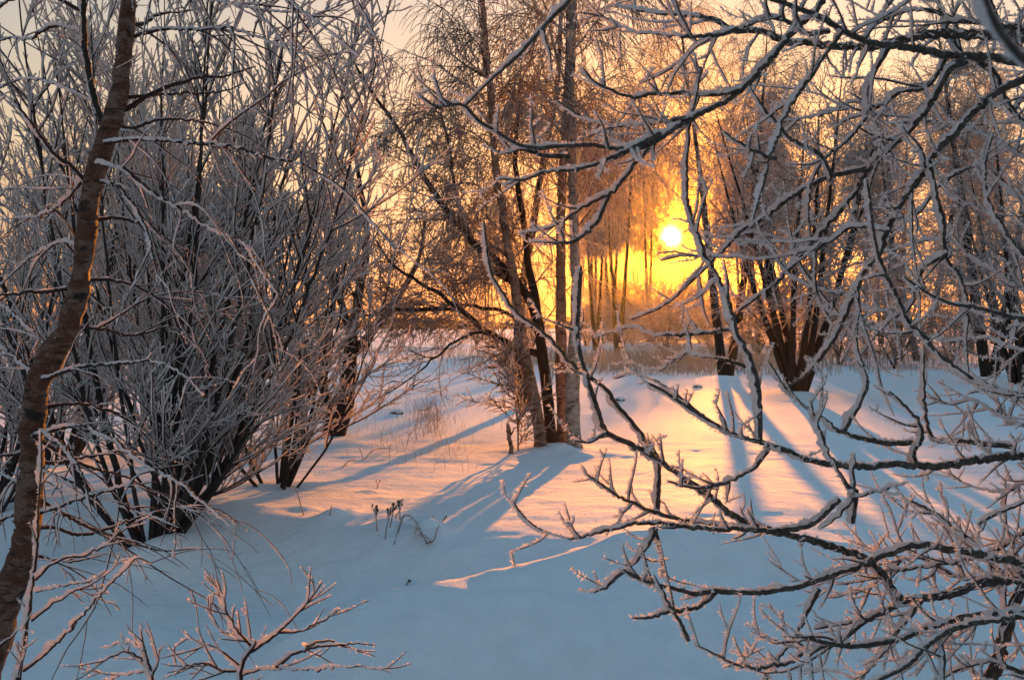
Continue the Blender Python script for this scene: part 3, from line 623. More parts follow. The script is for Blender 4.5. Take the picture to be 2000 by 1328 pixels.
LEFT = [
 ([(230,215),(245,213),(280,192),(325,172),(375,155),(450,145),(500,130)], 6, 0, .25, 0, .25),
 ([(235,195),(245,192),(310,187),(375,185),(440,180),(482,160)], 4.5, 0, .4, 0, .25),
 ([(205,280),(220,277),(280,272),(360,277),(425,280),(500,300),(600,325),(665,365),(715,420),(775,490)], 4.5, 0, -.3, 1, .8),
 ([(190,315),(240,330),(300,375),(360,410),(425,450),(475,475),(510,525),(545,575)], 4.5, 0, -.4, 1, .9),
 ([(175,358),(220,357),(250,385),(280,440),(300,500),(310,550)], 4, 0, -.2, 1, .9),
 ([(168,435),(215,425),(270,430),(330,470),(380,540)], 4, 0, .2, 1, .9),
 ([(175,365),(140,325),(110,300),(75,250),(30,200),(-30,170)], 5, 0, .1, 1, .9),
 ([(180,195),(125,170),(60,155),(-10,170),(-80,220)], 4, 3.5, .3, 1, .9),
 ([(75,730),(50,715),(25,690),(0,675),(-50,650)], 5, 0, .2, 1, .7),
 ([(85,740),(100,735),(165,714),(225,709),(315,711),(370,740),(400,770)], 4.5, 0, -.2, 1, .8),
 ([(65,850),(85,845),(150,832),(210,849),(250,874),(300,914),(350,944),(390,974),(450,1024)], 4.5, 0, -.5, 1, .9),
 ([(150,560),(100,570),(50,575),(0,580),(-50,600)], 4.5, 0, -.1, 1, .8),
 ([(60,900),(110,905),(170,890),(250,880),(320,910)], 4, 0, .3, 1, .8),
 ([(50,1010),(110,990),(180,965),(260,950),(340,985),(390,1000)], 4, 0, -.2, 1, .8),
 ([(55,950),(20,930),(-30,925)], 4, 0, .2, 1, .8),
 ([(110,665),(150,640),(200,645),(260,660),(330,640),(390,660)], 4, 0, .4, 1, .8),
 ([(235,40),(285,45),(305,30),(380,20)], 4, 0, .2, 1, .8),
 ([(240,80),(300,60),(380,55),(470,60),(560,90),(640,130),(690,190)], 4, 0, -.3, 1, .8),
 ([(243,-90),(320,-30),(390,-5),(470,10),(540,22),(605,25)], 4.5, 0, -.4, 1, .9),
 ([(243,-140),(330,-60),(440,-40),(540,-20),(600,25),(650,65),(705,112)], 4.5, 0, -.6, 1, .9),
 ([(243,-200),(380,-150),(520,-140),(640,-90),(700,0),(735,75)], 4.5, 0, -.9, 1, .6),
 ([(160,60),(110,50),(60,70),(0,80),(-50,110)], 4.5, 3.6, .2, 1, .9),
 ([(155,20),(90,-10),(30,0),(-40,30)], 4, 3.6, -.4, 1, .9),
 ([(160,480),(120,470),(60,500),(0,560)], 4, 0, .4, 1, .9),
 ([(150,550),(200,545),(270,560),(330,600),(370,660)], 4, 0, .4, 1, .9),
 ([(100,680),(60,640),(20,600),(-30,590)], 4, 0, .4, 1, .9),
 ([(180,330),(130,390),(70,420),(0,430)], 4, 0, .5, 1, .9),
 ([(60,905),(110,930),(180,960),(250,990),(310,1010),(350,1030)], 4, 0, -.2, 1, .9),
 ([(55,960),(120,1000),(200,1040),(260,1060),(330,1075),(385,1070)], 4, 0, .3, 1, .9),
 ([(45,1040),(100,1030),(160,1045),(220,1030),(300,1000),(420,985)], 4, 0, .3, 1, .9),
 ([(30,1100),(80,1085),(140,1095),(200,1085)], 3.5, 0, .1, 1, .9),
 ([(70,800),(130,790),(200,800),(260,830),(300,870)], 4, 0, .2, 1, .9),
 ([(65,830),(120,870),(160,930),(180,1000)], 3.5, 0, -.3, 1, .9),
 ([(62,850),(150,900),(230,925),(310,960),(400,1010)], 4, 0, .5, 1, .9),
 ([(60,880),(20,890),(-40,880)], 4, 0, -.1, 1, .9),
 ([(50,1000),(10,1010),(-40,1040)], 4, 0, .1, 1, .9),
 ([(215,240),(260,250),(320,235),(400,240),(470,260),(530,300)], 3.5, 0, .5, 1, .9),
]
for pts, r, d0, dd, lt, k in LEFT:
    C = BT.add(pts, r, d0 or None, dd, tip=.25)
    near_branch(birch, C, BLAT if lt else None, BTW if lt else dict(BTW, per_m=4, trop=(0, 0, .2)), k=k, bark=M_TWIGBARK, crystals=200, needle=.006)

# ------------------------------------------------------------------ grown trees
def grow(root, stems, levels, mats, trunk_S=10, frost=None, split=True, trunk_name='trunk', names=('branch', 'twigs'), flakes=None):
    """stems: list of (n,4) paths. levels: shoots() arguments; level 0 becomes one part per branch, the rest one mass of twigs.
    frost: list of rime lengths per level, or None where the twig material carries the rime itself"""
    TM, BM, WM = mats
    twm, frm = MB(), MB()
    Sd = (5, 4, 3, 3)
    for si, C in enumerate(stems):
        mb = MB(); tube(mb, C[None, :, :3], C[None, :, 3], trunk_S, .06)
        mb.build(trunk_name, TM if not isinstance(TM, list) else TM[si % len(TM)], root)
        A, R = C[None, :, :3], C[None, :, 3]
        cur = (A, R)
        for li, lv in enumerate(levels):
            B, RB, par = shoots(cur[0], cur[1], **lv)
            if not len(B): break
            if li == 0 and split:
                for j in range(len(B)):
                    b1 = MB(); tube(b1, B[j:j+1], RB[j:j+1], 5, .05); b1.build(names[0], BM, root)
            else: tube(twm, B, RB, Sd[li])
            if frost and frost[li]:
                kk = max(4, int(B.shape[1]*1.34)); Bd, Rd = resample(B, kk), res2(RB, kk)
                rime(frm, Bd, Rd, np.full(Rd.shape, frost[li])*rng.uniform(.6, 1.3, (len(Rd), 1)), 4, .35, .30)
            if flakes and li > 0: needles(frm, B, RB, np.full(RB.shape, RB.mean()*1.5), *flakes)
            cur = (B, RB)
    twm.build(names[1], WM, root, 'stuff')
    frm.build('frost', M_FROST2 if frost else M_FLAKE, root, 'stuff', smooth=bool(frost))

def stem_path(pts, y0, y1=None, extra=None):
    """(px,py,rpx) list root -> top at distance y0..y1"""
    n = len(pts); y1 = y0 if y1 is None else y1
    W = []
    for i, (a, b, r) in enumerate(pts):
        y = y0+(y1-y0)*i/(n-1); W.append([*P(a, b, y), r/F*y])
    return W
def copy_tree(root, label, px, py, rot=0.0, k=1.0, kz=None):
    b = G(px, py, sink=.03)
    r = root.copy(); COL.objects.link(r); r.location = [float(c) for c in b]; r.rotation_euler = (0, 0, rot); r.scale = (k, k, kz or k); r['label'] = label
    for ch in root.children:
        c = ch.copy(); COL.objects.link(c); c.parent = r
        for g_ in ch.children:
            d = g_.copy(); COL.objects.link(d); d.parent = c
    return r
# centre clump of birches: every trunk its own tree
gc = gz(CL_X, CL_Y)
def birch_levels(n=1.0, droop=1.0, L1=(1.1, 2.6)):
    return [dict(per_m=4.6*n, ln=L1, ang=(35, 60), trop=(0, 0, .1), K=12, noise=.09, r=(.016, .004), tmin=.10, taper_len=.5),
            dict(per_m=6.0*n, ln=(.6, 1.7), ang=(30, 60), trop=(0, 0, -.9*droop), K=8, noise=.10, r=(.0075, .0036), tmin=.1, taper_len=.4),
            dict(per_m=14*n, ln=(.25, 1.0), ang=(20, 50), trop=(0, 0, -1.9*droop), K=5, noise=.12, r=(.0056, .0040), tmin=.05, taper_len=.4)]
def up(W, dz, dx=0, dy=0):
    x, y, z, r = W[-1]
    return W+[[x+dx*.5, y+dy*.5, z+dz*.5, r*.65], [x+dx, y+dy, z+dz, r*.15]]
CLUMP = [
 ('pinkish birch at the left of the clump, its trunk curving up to the left', M_BIRCH_WARM, [(1056,862,12.5), (1045,790,12), (1033,730,11), (1022,670,10.5), (1010,580,9.5), (990,450,8.5), (975,350,7.5), (962,200,6.5), (950,80,6), (943,-20,5.5)], 13.6, 13.9, 3.0, .95),
 ('dark birch in the middle of the clump with a long limb leaning far left', M_DARKBARK, [(1076,856,12), (1070,790,11.5), (1060,700,11), (1052,645,10), (1045,590,9), (1032,520,7), (1020,430,6), (1005,320,5)], 13.8, 14.3, 1.5, .8),
 ('straight reddish-brown birch standing just left of the white trunk', M_BIRCH_WARM, [(1098,856,13), (1097,740,12.5), (1096,640,11), (1095,480,9.5), (1100,300,8.5), (1106,150,8), (1112,-20,7)], 13.9, 14.2, 3.4, .85),
 ('pale white birch with black scars, the rightmost trunk of the clump', M_BIRCH_WHITE, [(1122,866,16), (1118,800,15), (1118,740,14.5), (1124,620,11.5), (1120,470,10), (1117,350,9), (1112,200,8.5), (1117,-20,7.5)], 13.5, 13.7, 3.4, .85),
 ('birch trunk set back behind the clump, seen left of the others', M_DARKBARK, [(1021,768,12), (1018,720,11), (1014,650,10), (1022,560,8.5), (1040,450,7), (1060,330,6), (1085,190,5), (1095,60,4)], 21.0, 21.4, 2.0, .8),
]
for lab, mt, pts, y0, y1, ext, n in CLUMP:
    W = stem_path(pts, y0, y1); b = W[0]; g = gz(b[0], b[1])
    W = [[b[0], b[1], min(g-.1, b[2]-.1), b[3]*1.25]]+W
    W = up(W, ext, .1)
    root = empty('birch_tree', (b[0], b[1], g), lab, 'tree', 'birches of the middle clump')
    stems = [spline(np.array(W), .12, .012)]
    lv = birch_levels(n)
    lv[0]['tmin'] = .27
    grow(root, stems, lv, (mt, M_TWIG_MID, M_TWIG_MID), flakes=(9, .022))
    if 'middle of the clump' in lab:
        limbs = [
          [(1052,650,9),(1040,600,8.5),(1000,540,8),(960,505,7.5),(930,480,7),(890,435,6),(870,410,6),(845,370,5.5),(820,330,5),(800,290,4.5),(780,250,4),(750,210,3.5),(720,170,3),(690,120,2)],
          [(1045,600,6),(1010,560,5.5),(965,530,5),(930,490,4),(905,440,4),(890,380,3.5),(880,300,3),(860,220,2)],
          [(1056,690,7),(1012,682,6.5),(980,665,6),(950,645,5.5),(900,605,5),(850,570,4),(820,550,3.5),(765,515,2.5),(735,470,2)],
          [(1056,695,5),(1000,676,4.5),(960,655,4),(925,655,3.2),(895,670,2.8),(870,690,2.4),(835,720,2),(800,745,1.6),(745,775,1)],
          [(1052,640,5),(1020,630,4.5),(985,610,4),(940,605,3.5),(880,600,3),(830,605,2.5),(770,600,1.5)],
          [(895,605,4),(850,603,3.5),(800,605,3),(750,610,2.5),(700,620,1.5)],
        ]
        lm = [spline(np.array(stem_path(q, 13.95, 13.95+dy)), .10, .02) for q, dy in zip(limbs, (-.6, .3, -.9, -1.1, .6, -.4))]
        low = lm.pop(3)
        grow(root, [low], [dict(per_m=7, ln=(.4, 1.3), ang=(30, 60), trop=(0, 0, -.1), K=8, noise=.12, r=(.006, .003), tmin=.2, taper_len=.45), dict(per_m=9, ln=(.2, .7), ang=(30, 60), trop=(0, 0, -.2), K=5, noise=.14, r=(.0050, .0036), tmin=.08)], (M_DARKBARK, M_DARKBARK, M_TWIG_MID), 8, trunk_name='limb', split=False, flakes=(9, .022))
        grow(root, lm, [dict(per_m=9, ln=(.5, 1.6), ang=(30, 60), trop=(0, 0, -.15), K=8, noise=.12, r=(.009, .003), tmin=.12, taper_len=.45),
                        dict(per_m=10, ln=(.25, .75), ang=(30, 60), trop=(0, 0, -.3), K=6, noise=.16, r=(.0070, .0036), tmin=.08, taper_len=.4),
                        dict(per_m=17, ln=(.10, .42), ang=(30, 65), trop=(0, 0, -.4), K=4, noise=.2, r=(.0058, .0040), tmin=.05, taper_len=.4)], (M_DARKBARK, M_DARKBARK, M_TWIG_MID), 8, trunk_name='limb', split=False, flakes=(9, .022))

# sapling and the broken stump beside the clump
s = G(1012, 880); root = empty('birch_sapling', s, 'small bare sapling with rimed twigs growing in front of the birch clump', 'sapling')
y = s[1]
grow(root, [spline(np.array([[*s, .010], *[[*P(a, b, y), r] for a, b, r in ((1011,840,.010), (1008,790,.009), (1004,750,.007), (990,700,.005), (975,655,.003))]]), .06, .006)],
     [dict(per_m=34, ln=(.35, 1.0), ang=(40, 75), trop=(0, 0, .1), K=8, noise=.14, r=(.0080, .0040), tmin=.04, rk=1.6, flat=.3, taper_len=.4),
      dict(per_m=24, ln=(.08, .38), ang=(30, 60), trop=(0, 0, .1), K=5, noise=.16, r=(.0068, .0050), tmin=.1, rk=1.0)], (M_DARKBARK, M_TWIG_MID, M_TWIG_MID), 6, flakes=(30, .02))
s = G(998, 886); y = s[1]; root = empty('broken_stump', s, 'short broken grey stub of a stem beside the small sapling', 'stump')
mb = MB(); C = spline(np.array([[*s, .032], *[[*P(a, b, y), r] for a, b, r in ((998,870,.030), (995,850,.028), (993,835,.030), (991,826,.014))]]), .02, .006); tube(mb, C[None, :, :3], C[None, :, 3], 9, .15); mb.build('stem', M_BIRCH_WARM, root)
mb = MB(); q = spline(np.array([[*P(996,852,y), .012], [*P(1002,842,y), .009], [*P(1005,834,y), .003]]), .02); tube(mb, q[None, :, :3], q[None, :, 3], 6); mb.build('branch_stub', M_DARKBARK, root)
mb = MB(); p = P(992, 826, y); rime(mb, np.array([[p+[0, 0, -.02], p+[0, 0, .012], p+[-.01, 0, .03]]]), np.array([[.02, .02, .004]]), np.full((1, 3), .012), 7, .3); mb.build('frost', M_FROST, root)

# ---- willows and bushes on the left
def willow(px, py, n, spread, hgt, label, r=.022, dens=1.0, tilt=(0, 0), seedz=0, name='willow_shrub', group='rimed willow shrubs on the left', frost=(.013, .012, .010), base=.18):
    b = G(px, py, sink=.02); root = empty(name, b, label, 'shrub', group)
    stems = []
    for i in range(n):
        a = rng.uniform(0, 2*math.pi); q = math.sqrt(rng.uniform(0, 1))
        o = np.array([math.cos(a), math.sin(a)*.8]); l = hgt*rng.uniform(.65, 1.05)
        lean = spread*(.25+.75*q)
        K = 7; W = []
        bx, by = b[0]+o[0]*base*q, b[1]+o[1]*base*q
        ph = rng.uniform(0, 6); r0 = r*rng.uniform(.55, 1.2)
        for k in range(K):
            t = k/(K-1)
            rr = lean*(t**.8)*l*(1-.25*t*q)
            W.append([bx+(o[0]+tilt[0])*rr+.05*math.sin(ph+4*t)*t, by+(o[1]+tilt[1])*rr+.05*math.cos(ph+5*t)*t, min(gz(bx, by), b[2])-.05+l*t*math.sqrt(max(.15, 1-(.6*lean)**2)), r0*(1-.88*t)])
        stems.append(spline(np.array(W), .09, .010))
    grow(root, stems, [dict(per_m=5.0*dens, ln=(.45, 1.3), ang=(20, 45), trop=(0, 0, .35), K=9, noise=.07, r=(.0068, .002), tmin=.10, taper_len=.45, rk=.7),
                       dict(per_m=7.5*dens, ln=(.14, .50), ang=(22, 50), trop=(0, 0, .3), K=5, noise=.09, r=(.0027, .0014), tmin=.08, taper_len=.4),
                       dict(per_m=15*dens, ln=(.05, .22), ang=(25, 55), trop=(0, 0, .2), K=3, noise=.1, r=(.0018, .0012), tmin=.1)],
         (M_WILLOW, M_WILLOW, M_TWIGBARK), 7, frost, split=False, trunk_name='stem', flakes=(14, .013))
    return root
W1 = willow(295, 1052, 22, .52, 4.5, 'big willow clump with black stems fanning up from a snowy mound at left', .027, 1.0, (.05, 0))
copy_tree(W1, 'willow thicket behind the leaning birch trunk', 110, 905, 2.1, 1.15)
copy_tree(W1, 'tall upright willow standing behind the biggest clump', 430, 880, 4.0, 1.1, 1.3)
W2 = willow(545, 948, 12, .56, 3.5, 'lower willow bush at the edge of the sunlit snow, left of the clearing', .02, 1.0, (.05, .1))
copy_tree(W2, 'slender willow rising just right of the biggest willow clump', 355, 985, 2.4, 1.1, 1.2)
copy_tree(W2, 'willow cut by the left border of the picture', -40, 990, 1.0, 1.1)

# dark crooked tree behind the left bushes
s = G(655, 852); y = s[1]
root = empty('willow_tree', s, 'crooked dark willow tree with a leaning trunk behind the left bushes', 'tree')
st = []
for pts in ([(655,852,19),(672,800,17),(680,750,15),(683,700,14),(690,640,11),(700,560,9),(715,470,7),(705,380,5),(690,280,3)],
            [(640,846,11),(640,800,10),(632,750,9),(640,690,8),(650,600,6),(640,500,5),(630,380,3)],
            [(690,690,10),(725,650,8),(755,605,7),(790,560,6),(820,500,4),(830,430,3)],
            [(687,660,8),(670,600,7),(655,540,6),(640,450,4),(650,360,2.5)]):
    st.append(spline(np.array(stem_path(pts, y, y+.4)), .12, .02))
grow(root, st, [dict(per_m=5.5, ln=(.6, 1.7), ang=(30, 60), trop=(0, 0, .1), K=10, noise=.11, r=(.012, .003), tmin=.18, taper_len=.4),
                dict(per_m=7.5, ln=(.25, .8), ang=(30, 60), trop=(0, 0, -.05), K=6, noise=.13, r=(.0068, .0036), tmin=.08),
                dict(per_m=11, ln=(.10, .38), ang=(30, 60), trop=(0, 0, 0), K=4, noise=.16, r=(.0058, .0042), tmin=.06)], (M_DARKBARK, M_DARKBARK, M_TWIG_MID), 9, flakes=(9, .022))

# ---- trees across the clearing on the right
def far_tree(px, py, label, trunks, hgt, name='birch_tree', weeping=1.0, dens=1.0, spread=.12, r=.12, cat='tree', group='trees at the far side of the clearing', L1=(1.2, 3.0), mat=None, thick=1.0, low=.16, split=False):
    b = G(px, py, sink=.05); root = empty(name, b, label, cat, group)
    st = []
    for i in range(trunks):
        a = rng.uniform(0, 6.28) if trunks > 2 else math.pi*i+.3
        l = hgt*rng.uniform(.8, 1.0); W = []
        for k in range(8):
            t = k/7; rr = spread*l*t**.9*(1 if trunks > 1 else .3)
            W.append([b[0]+math.cos(a)*(rr+r*.9*(trunks > 1))+.12*math.sin(3*t+i), b[1]+math.sin(a)*(rr+r*.5), b[2]+l*t, r*(1-.9*t)*rng.uniform(.9, 1.05)])
        st.append(spline(np.array(W), .3, .02))
    lv = [dict(per_m=2.4*dens, ln=L1, ang=(35, 62), trop=(0, 0, .1), K=8, noise=.08, r=(.028*thick, .008), tmin=low, taper_len=.5),
          dict(per_m=3.6*dens, ln=(.7, 2.0), ang=(30, 60), trop=(0, 0, -.8*weeping), K=6, noise=.10, r=(.013*thick, .007*thick), tmin=.1, taper_len=.4),
          dict(per_m=5.5*dens, ln=(.4, 1.6), ang=(20, 50), trop=(0, 0, -2.0*weeping), K=4, noise=.13, r=(.011*thick, .008*thick), tmin=.05, taper_len=.4)]
    grow(root, st, lv, (mat or M_DARKBARK, M_TWIG_FAR, M_TWIG_FAR), 8, split=split, flakes=(7, .045))
    return root
T_SUN = far_tree(1415, 735, 'twin-trunked weeping birch standing on a small snow mound below the sun', 2, 14.5, dens=1.7, r=.17, L1=(1.0, 3.3), low=.35, thick=.62)
T_SH = far_tree(1555, 765, 'many-stemmed shrubby tree with a wide black base at the far right of the clearing', 9, 7.5, 'alder_tree', weeping=.1, dens=.85, spread=.30, r=.10, low=.15, L1=(.8, 2.2))
T_R = far_tree(1930, 735, 'dark leaning trunk near the right border, behind the frosted boughs', 2, 12, 'alder_tree', weeping=.2, dens=1.2, spread=.16, r=.20, L1=(1.2, 3))
T_B = far_tree(1205, 690, 'tall weeping birch left of the sun, glowing orange', 2, 18, 'birch_tree', weeping=1.1, dens=1.25, r=.16, thick=1.35, spread=.06, L1=(1.4, 3.6), low=.37)
copy_tree(T_SH, 'bushy dark tree cut by the right border', 1990, 750, 2.0, 1.0)
copy_tree(T_B, 'thin grey tree behind the wide-based shrub, right of centre', 1690, 700, 1.0, .8)
copy_tree(T_R, 'upright leafless tree between the wide-based shrub and the right border', 1800, 705, 2.5, 1.05)
copy_tree(T_B, 'slim birch between the twin-trunked birch and the wide-based shrub', 1508, 695, 4.0, .85)
copy_tree(T_B, 'tall thin birch behind the white trunk of the clump', 1165, 685, 2.2, 1.0)
copy_tree(T_B, 'distant weeping birch just right of the sun glare', 1480, 672, 5.2, 1.15)
copy_tree(T_B, 'distant tall tree rising behind the wide-based shrub', 1610, 680, .4, 1.0)
copy_tree(T_R, 'distant dense tree behind the dark leaning trunk', 1890, 690, 4.4, 1.4)
copy_tree(T_B, 'distant birch filling the sky between the sun and the twin-trunked birch', 1455, 672, 3.0, 1.2)
copy_tree(T_B, 'distant birch seen between the clump and the sun glare', 1160, 668, 1.5, 1.3)
copy_tree(T_B, 'farthest birch left of the sun, its hanging crown against the yellow sky', 1195, 667, 2.0, 1.5)
copy_tree(T_B, 'farthest birch right of the sun, its crown over the twin-trunked birch', 1455, 668, .3, 1.5)
copy_tree(T_B, 'farthest birch straight under the sun, its hanging twigs across the glare', 1268, 665, 3.9, 1.4)
copy_tree(T_B, 'distant birch behind the slim birch, right of the sun', 1545, 668, 2.7, 1.35)
copy_tree(T_B, 'distant birch in the gap left of the birch clump', 950, 664, .9, 1.0)
copy_tree(T_B, 'distant birch behind the right-hand trees, third from the border', 1720, 672, 4.9, 1.25)
copy_tree(T_B, 'distant birch behind the right-hand trees, nearest the border', 1940, 672, 3.6, 1.3)
copy_tree(T_R, 'distant tree showing between the upright leafless tree and the thin grey tree', 1750, 690, .7, 1.3)
copy_tree(T_R, 'distant tree behind the right border, half hidden by frosted twigs', 2010, 700, 5.5, 1.25)
BU = far_tree(1300, 700, 'low frosty scrub left of the twin-trunked birch', 8, 3.0, 'rimed_bush', weeping=0, dens=1.2, spread=.34, r=.035, cat='bush', group='low bushes across the clearing', L1=(.5, 1.3), low=.08, thick=1.1)
for i, (px, py, hh, lab) in enumerate(((1480, 695, 3.4, 'low scrub right of the twin-trunked birch'), (1640, 712, 3.2, 'low rimed bush at the right foot of the wide-based shrub'), (1750, 720, 3.6, 'low rimed bush in the gap before the right-hand trees'), (1860, 715, 3.4, 'low rimed bush beside the dark leaning trunk'), (1215, 680, 2.6, 'low scrub behind the white birch trunk, on the golden field edge'), (1390, 690, 2.8, 'low scrub just behind the snow mound of the twin-trunked birch'), (1560, 695, 3.3, 'low scrub far behind the wide black base of the shrubby tree'),
  (1190, 667, 6.0, 'farthest bush line, leftmost clump seen between the white trunk and the sun'), (1228, 666, 5.4, 'farthest bush line, second clump left of the sun'), (1268, 667, 6.2, 'farthest bush line, clump just left of straight below the sun'), (1305, 666, 5.2, 'farthest bush line, clump straight below the sun'), (1345, 667, 6.0, 'farthest bush line, clump just right of straight below the sun'), (1385, 666, 5.6, 'farthest bush line, clump seen left of the twin trunks'),
  (1040, 681, 3.6, 'far bush on the field edge between the pinkish birch and the straight brown one'), (1145, 676, 3.4, 'far bush on the field edge just right of the white birch trunk'), (1180, 672, 4.0, 'larger far bush on the field edge left of the sun'),
  (1235, 675, 3.0, 'round far bush on the field edge, straight below and left of the sun'), (1275, 669, 3.6, 'tall far bush on the field edge nearly below the sun'), (1320, 676, 2.8, 'far bush on the field edge straight below the sun'),
  (1365, 671, 3.4, 'far bush on the field edge below and right of the sun'), (1440, 680, 3.4, 'far bush on the field edge behind the twin trunks'), (930, 672, 3.4, 'far bush on the open field left of the birch clump'), (1610, 690, 4.6, 'far bush behind the right foot of the wide-based shrub'))):
    copy_tree(BU, lab, px, py, i*1.3+.5, hh/3.0)
# left background trees seen through the willows
far_tree(330, 720, 'bare tree on the far field seen through the left willows', 3, 9, 'willow_tree', weeping=.1, dens=1.0, spread=.22, r=.12, thick=1.0, L1=(1, 2.5), group='far trees on the left')
far_tree(120, 720, 'bare tree on the far field near the left border', 3, 9, 'willow_tree', weeping=.1, dens=1.0, spread=.22, r=.12, thick=1.0, L1=(1, 2.5), group='far trees on the left')

# ---- thin shrubs rising past the bottom border
def small_shrub(label, paths, d, name='birch_sapling', twig=None, k=1.0, group='rimed saplings at the bottom border'):
    x0, y0_ = paths[0][0][0]
    p = P(x0, y0_, d); g = gz(p[0], d)
    root = empty(name, (p[0], d, g), label, 'sapling', group)
    tt = Traced()
    for i, (pts, r, dd) in enumerate(paths):
        C = tt.add(pts, r, d if i == 0 else None, dd, np.array([p[0]+(.01 if i else 0), d, g-.05]) if i == 0 else None)
        near_branch(root, C, None, twig or dict(per_m=17, ln=(.03, .15), ang=(25, 50), trop=(0, 0, .2), K=5, noise=.08, r=(.0018, .0009), tmin=.12, taper_len=.4), k=k, bark=M_TWIGBARK, crystals=420, needle=.006, name='stem' if i == 0 else 'branch')
small_shrub('thin upright sapling with side twigs in the bottom left corner', [
  ([(38,1335),(45,1290),(58,1210),(66,1130),(72,1060),(76,985),(82,900),(80,840)], 4, .1),
  ([(46,1310),(85,1280),(140,1225),(180,1185),(215,1145),(245,1115),(270,1090),(295,1100)], 3, -.1),
  ([(62,1212),(105,1180),(150,1155),(190,1135),(215,1115)], 2.6, .1),
  ([(70,1132),(110,1100),(160,1085),(210,1060),(245,1030),(290,1010)], 2.6, .1),
  ([(72,1155),(105,1145),(150,1140),(185,1128),(210,1112)], 2.3, -.1),
  ([(0,1262),(20,1245),(36,1230)], 3, 0),
  ([(40,1330),(42,1280),(30,1255)], 2, 0)], 2.35)
small_shrub('low frosted sapling branching wide at the bottom border, left of centre', [
  ([(465,1345),(468,1310),(478,1285),(510,1262),(545,1235),(580,1200),(610,1165),(630,1135)], 4, .1),
  ([(470,1318),(520,1303),(580,1305),(640,1305),(700,1300),(765,1312)], 3.4, -.15),
  ([(545,1235),(585,1232),(620,1215),(665,1188)], 2.6, .1),
  ([(498,1270),(470,1230),(455,1200),(440,1165),(422,1130)], 2.8, -.1),
  ([(478,1285),(500,1255),(470,1245),(440,1235),(415,1200),(412,1160)], 2.6, .12),
  ([(540,1302),(580,1275),(640,1260),(690,1255),(735,1260)], 2.8, .2),
  ([(600,1262),(650,1250),(690,1265),(735,1282)], 2.4, .2),
  ([(466,1310),(430,1310),(400,1290),(360,1300),(340,1320)], 2.6, -.1),
  ([(470,1300),(420,1265),(380,1250),(345,1265),(345,1300)], 2.4, .1)], 2.3)
small_shrub('small feathery rimed sapling at the bottom border, left of the wide one', [
  ([(302,1345),(296,1310),(288,1285),(280,1255),(275,1225)], 3, 0),
  ([(292,1298),(265,1280),(240,1268),(215,1280),(190,1300)], 2.4, -.1),
  ([(290,1290),(270,1250),(255,1235)], 2.2, .1),
  ([(296,1310),(260,1312),(225,1318),(180,1345)], 2.2, .1),
  ([(298,1318),(310,1290),(312,1265)], 2, .05),
  ([(284,1270),(235,1255),(200,1265)], 2, .1)], 2.2)

# ---- rough field behind the clearing: reeds, grass, weeds
def blades(n, fx, fy, h, wd, lean=.25):
    x = fx(n); y = fy(n); z = height(x, y)
    a = rng.uniform(0, 6.28, n); hh = rng.uniform(h*.5, h*1.15, n)
    A = np.empty((n, 4, 3)); lx = rng.normal(0, lean, n); ly = rng.normal(0, lean, n)
    for k in range(4):
        t = k/3; A[:, k] = np.stack([x+lx*hh*t*t, y+ly*hh*t*t, z-.02+hh*t*(1-.12*t*np.hypot(lx, ly))], -1)
    return A, np.repeat((wd*np.array([1, .9, .7, .25]))[None], n, 0)
mb = MB()
A, R = blades(3000, lambda n: rng.normal(5.6, 3.4, n), lambda n: rng.uniform(34, 52, n), .8, .011); tube(mb, A, R, 3)
A, R = blades(1400, lambda n: rng.uniform(8, 24, n), lambda n: rng.uniform(38, 60, n), .9, .011); tube(mb, A, R, 3)
A, R = blades(800, lambda n: rng.uniform(-16, 3, n), lambda n: rng.uniform(45, 75, n), .55, .012); tube(mb, A, R, 3)
tag(mb.build('reed_grass', M_GRASS), 'dry golden reeds and grass on the far field edge below the sun', None, None, 'stuff')
mb = MB()
def near_xy(n):
    y = rng.uniform(11, 24, n); return y
yy = rng.uniform(11.5, 24, 220)
A, R = blades(220, lambda n: (rng.normal(820, 70, n)-1000)/F*yy, lambda n: yy, .25, .003, .4); tube(mb, A, R, 3)
yy = rng.uniform(15, 20, 160)
A, R = blades(160, lambda n: (rng.normal(835, 18, n)-1000)/F*yy, lambda n: yy, .45, .003, .3); tube(mb, A, R, 3)
tag(mb.build('dry_grass', M_GRASS), 'sparse dry grass stalks poking out of the snow left of the birch clump', None, None, 'stuff')

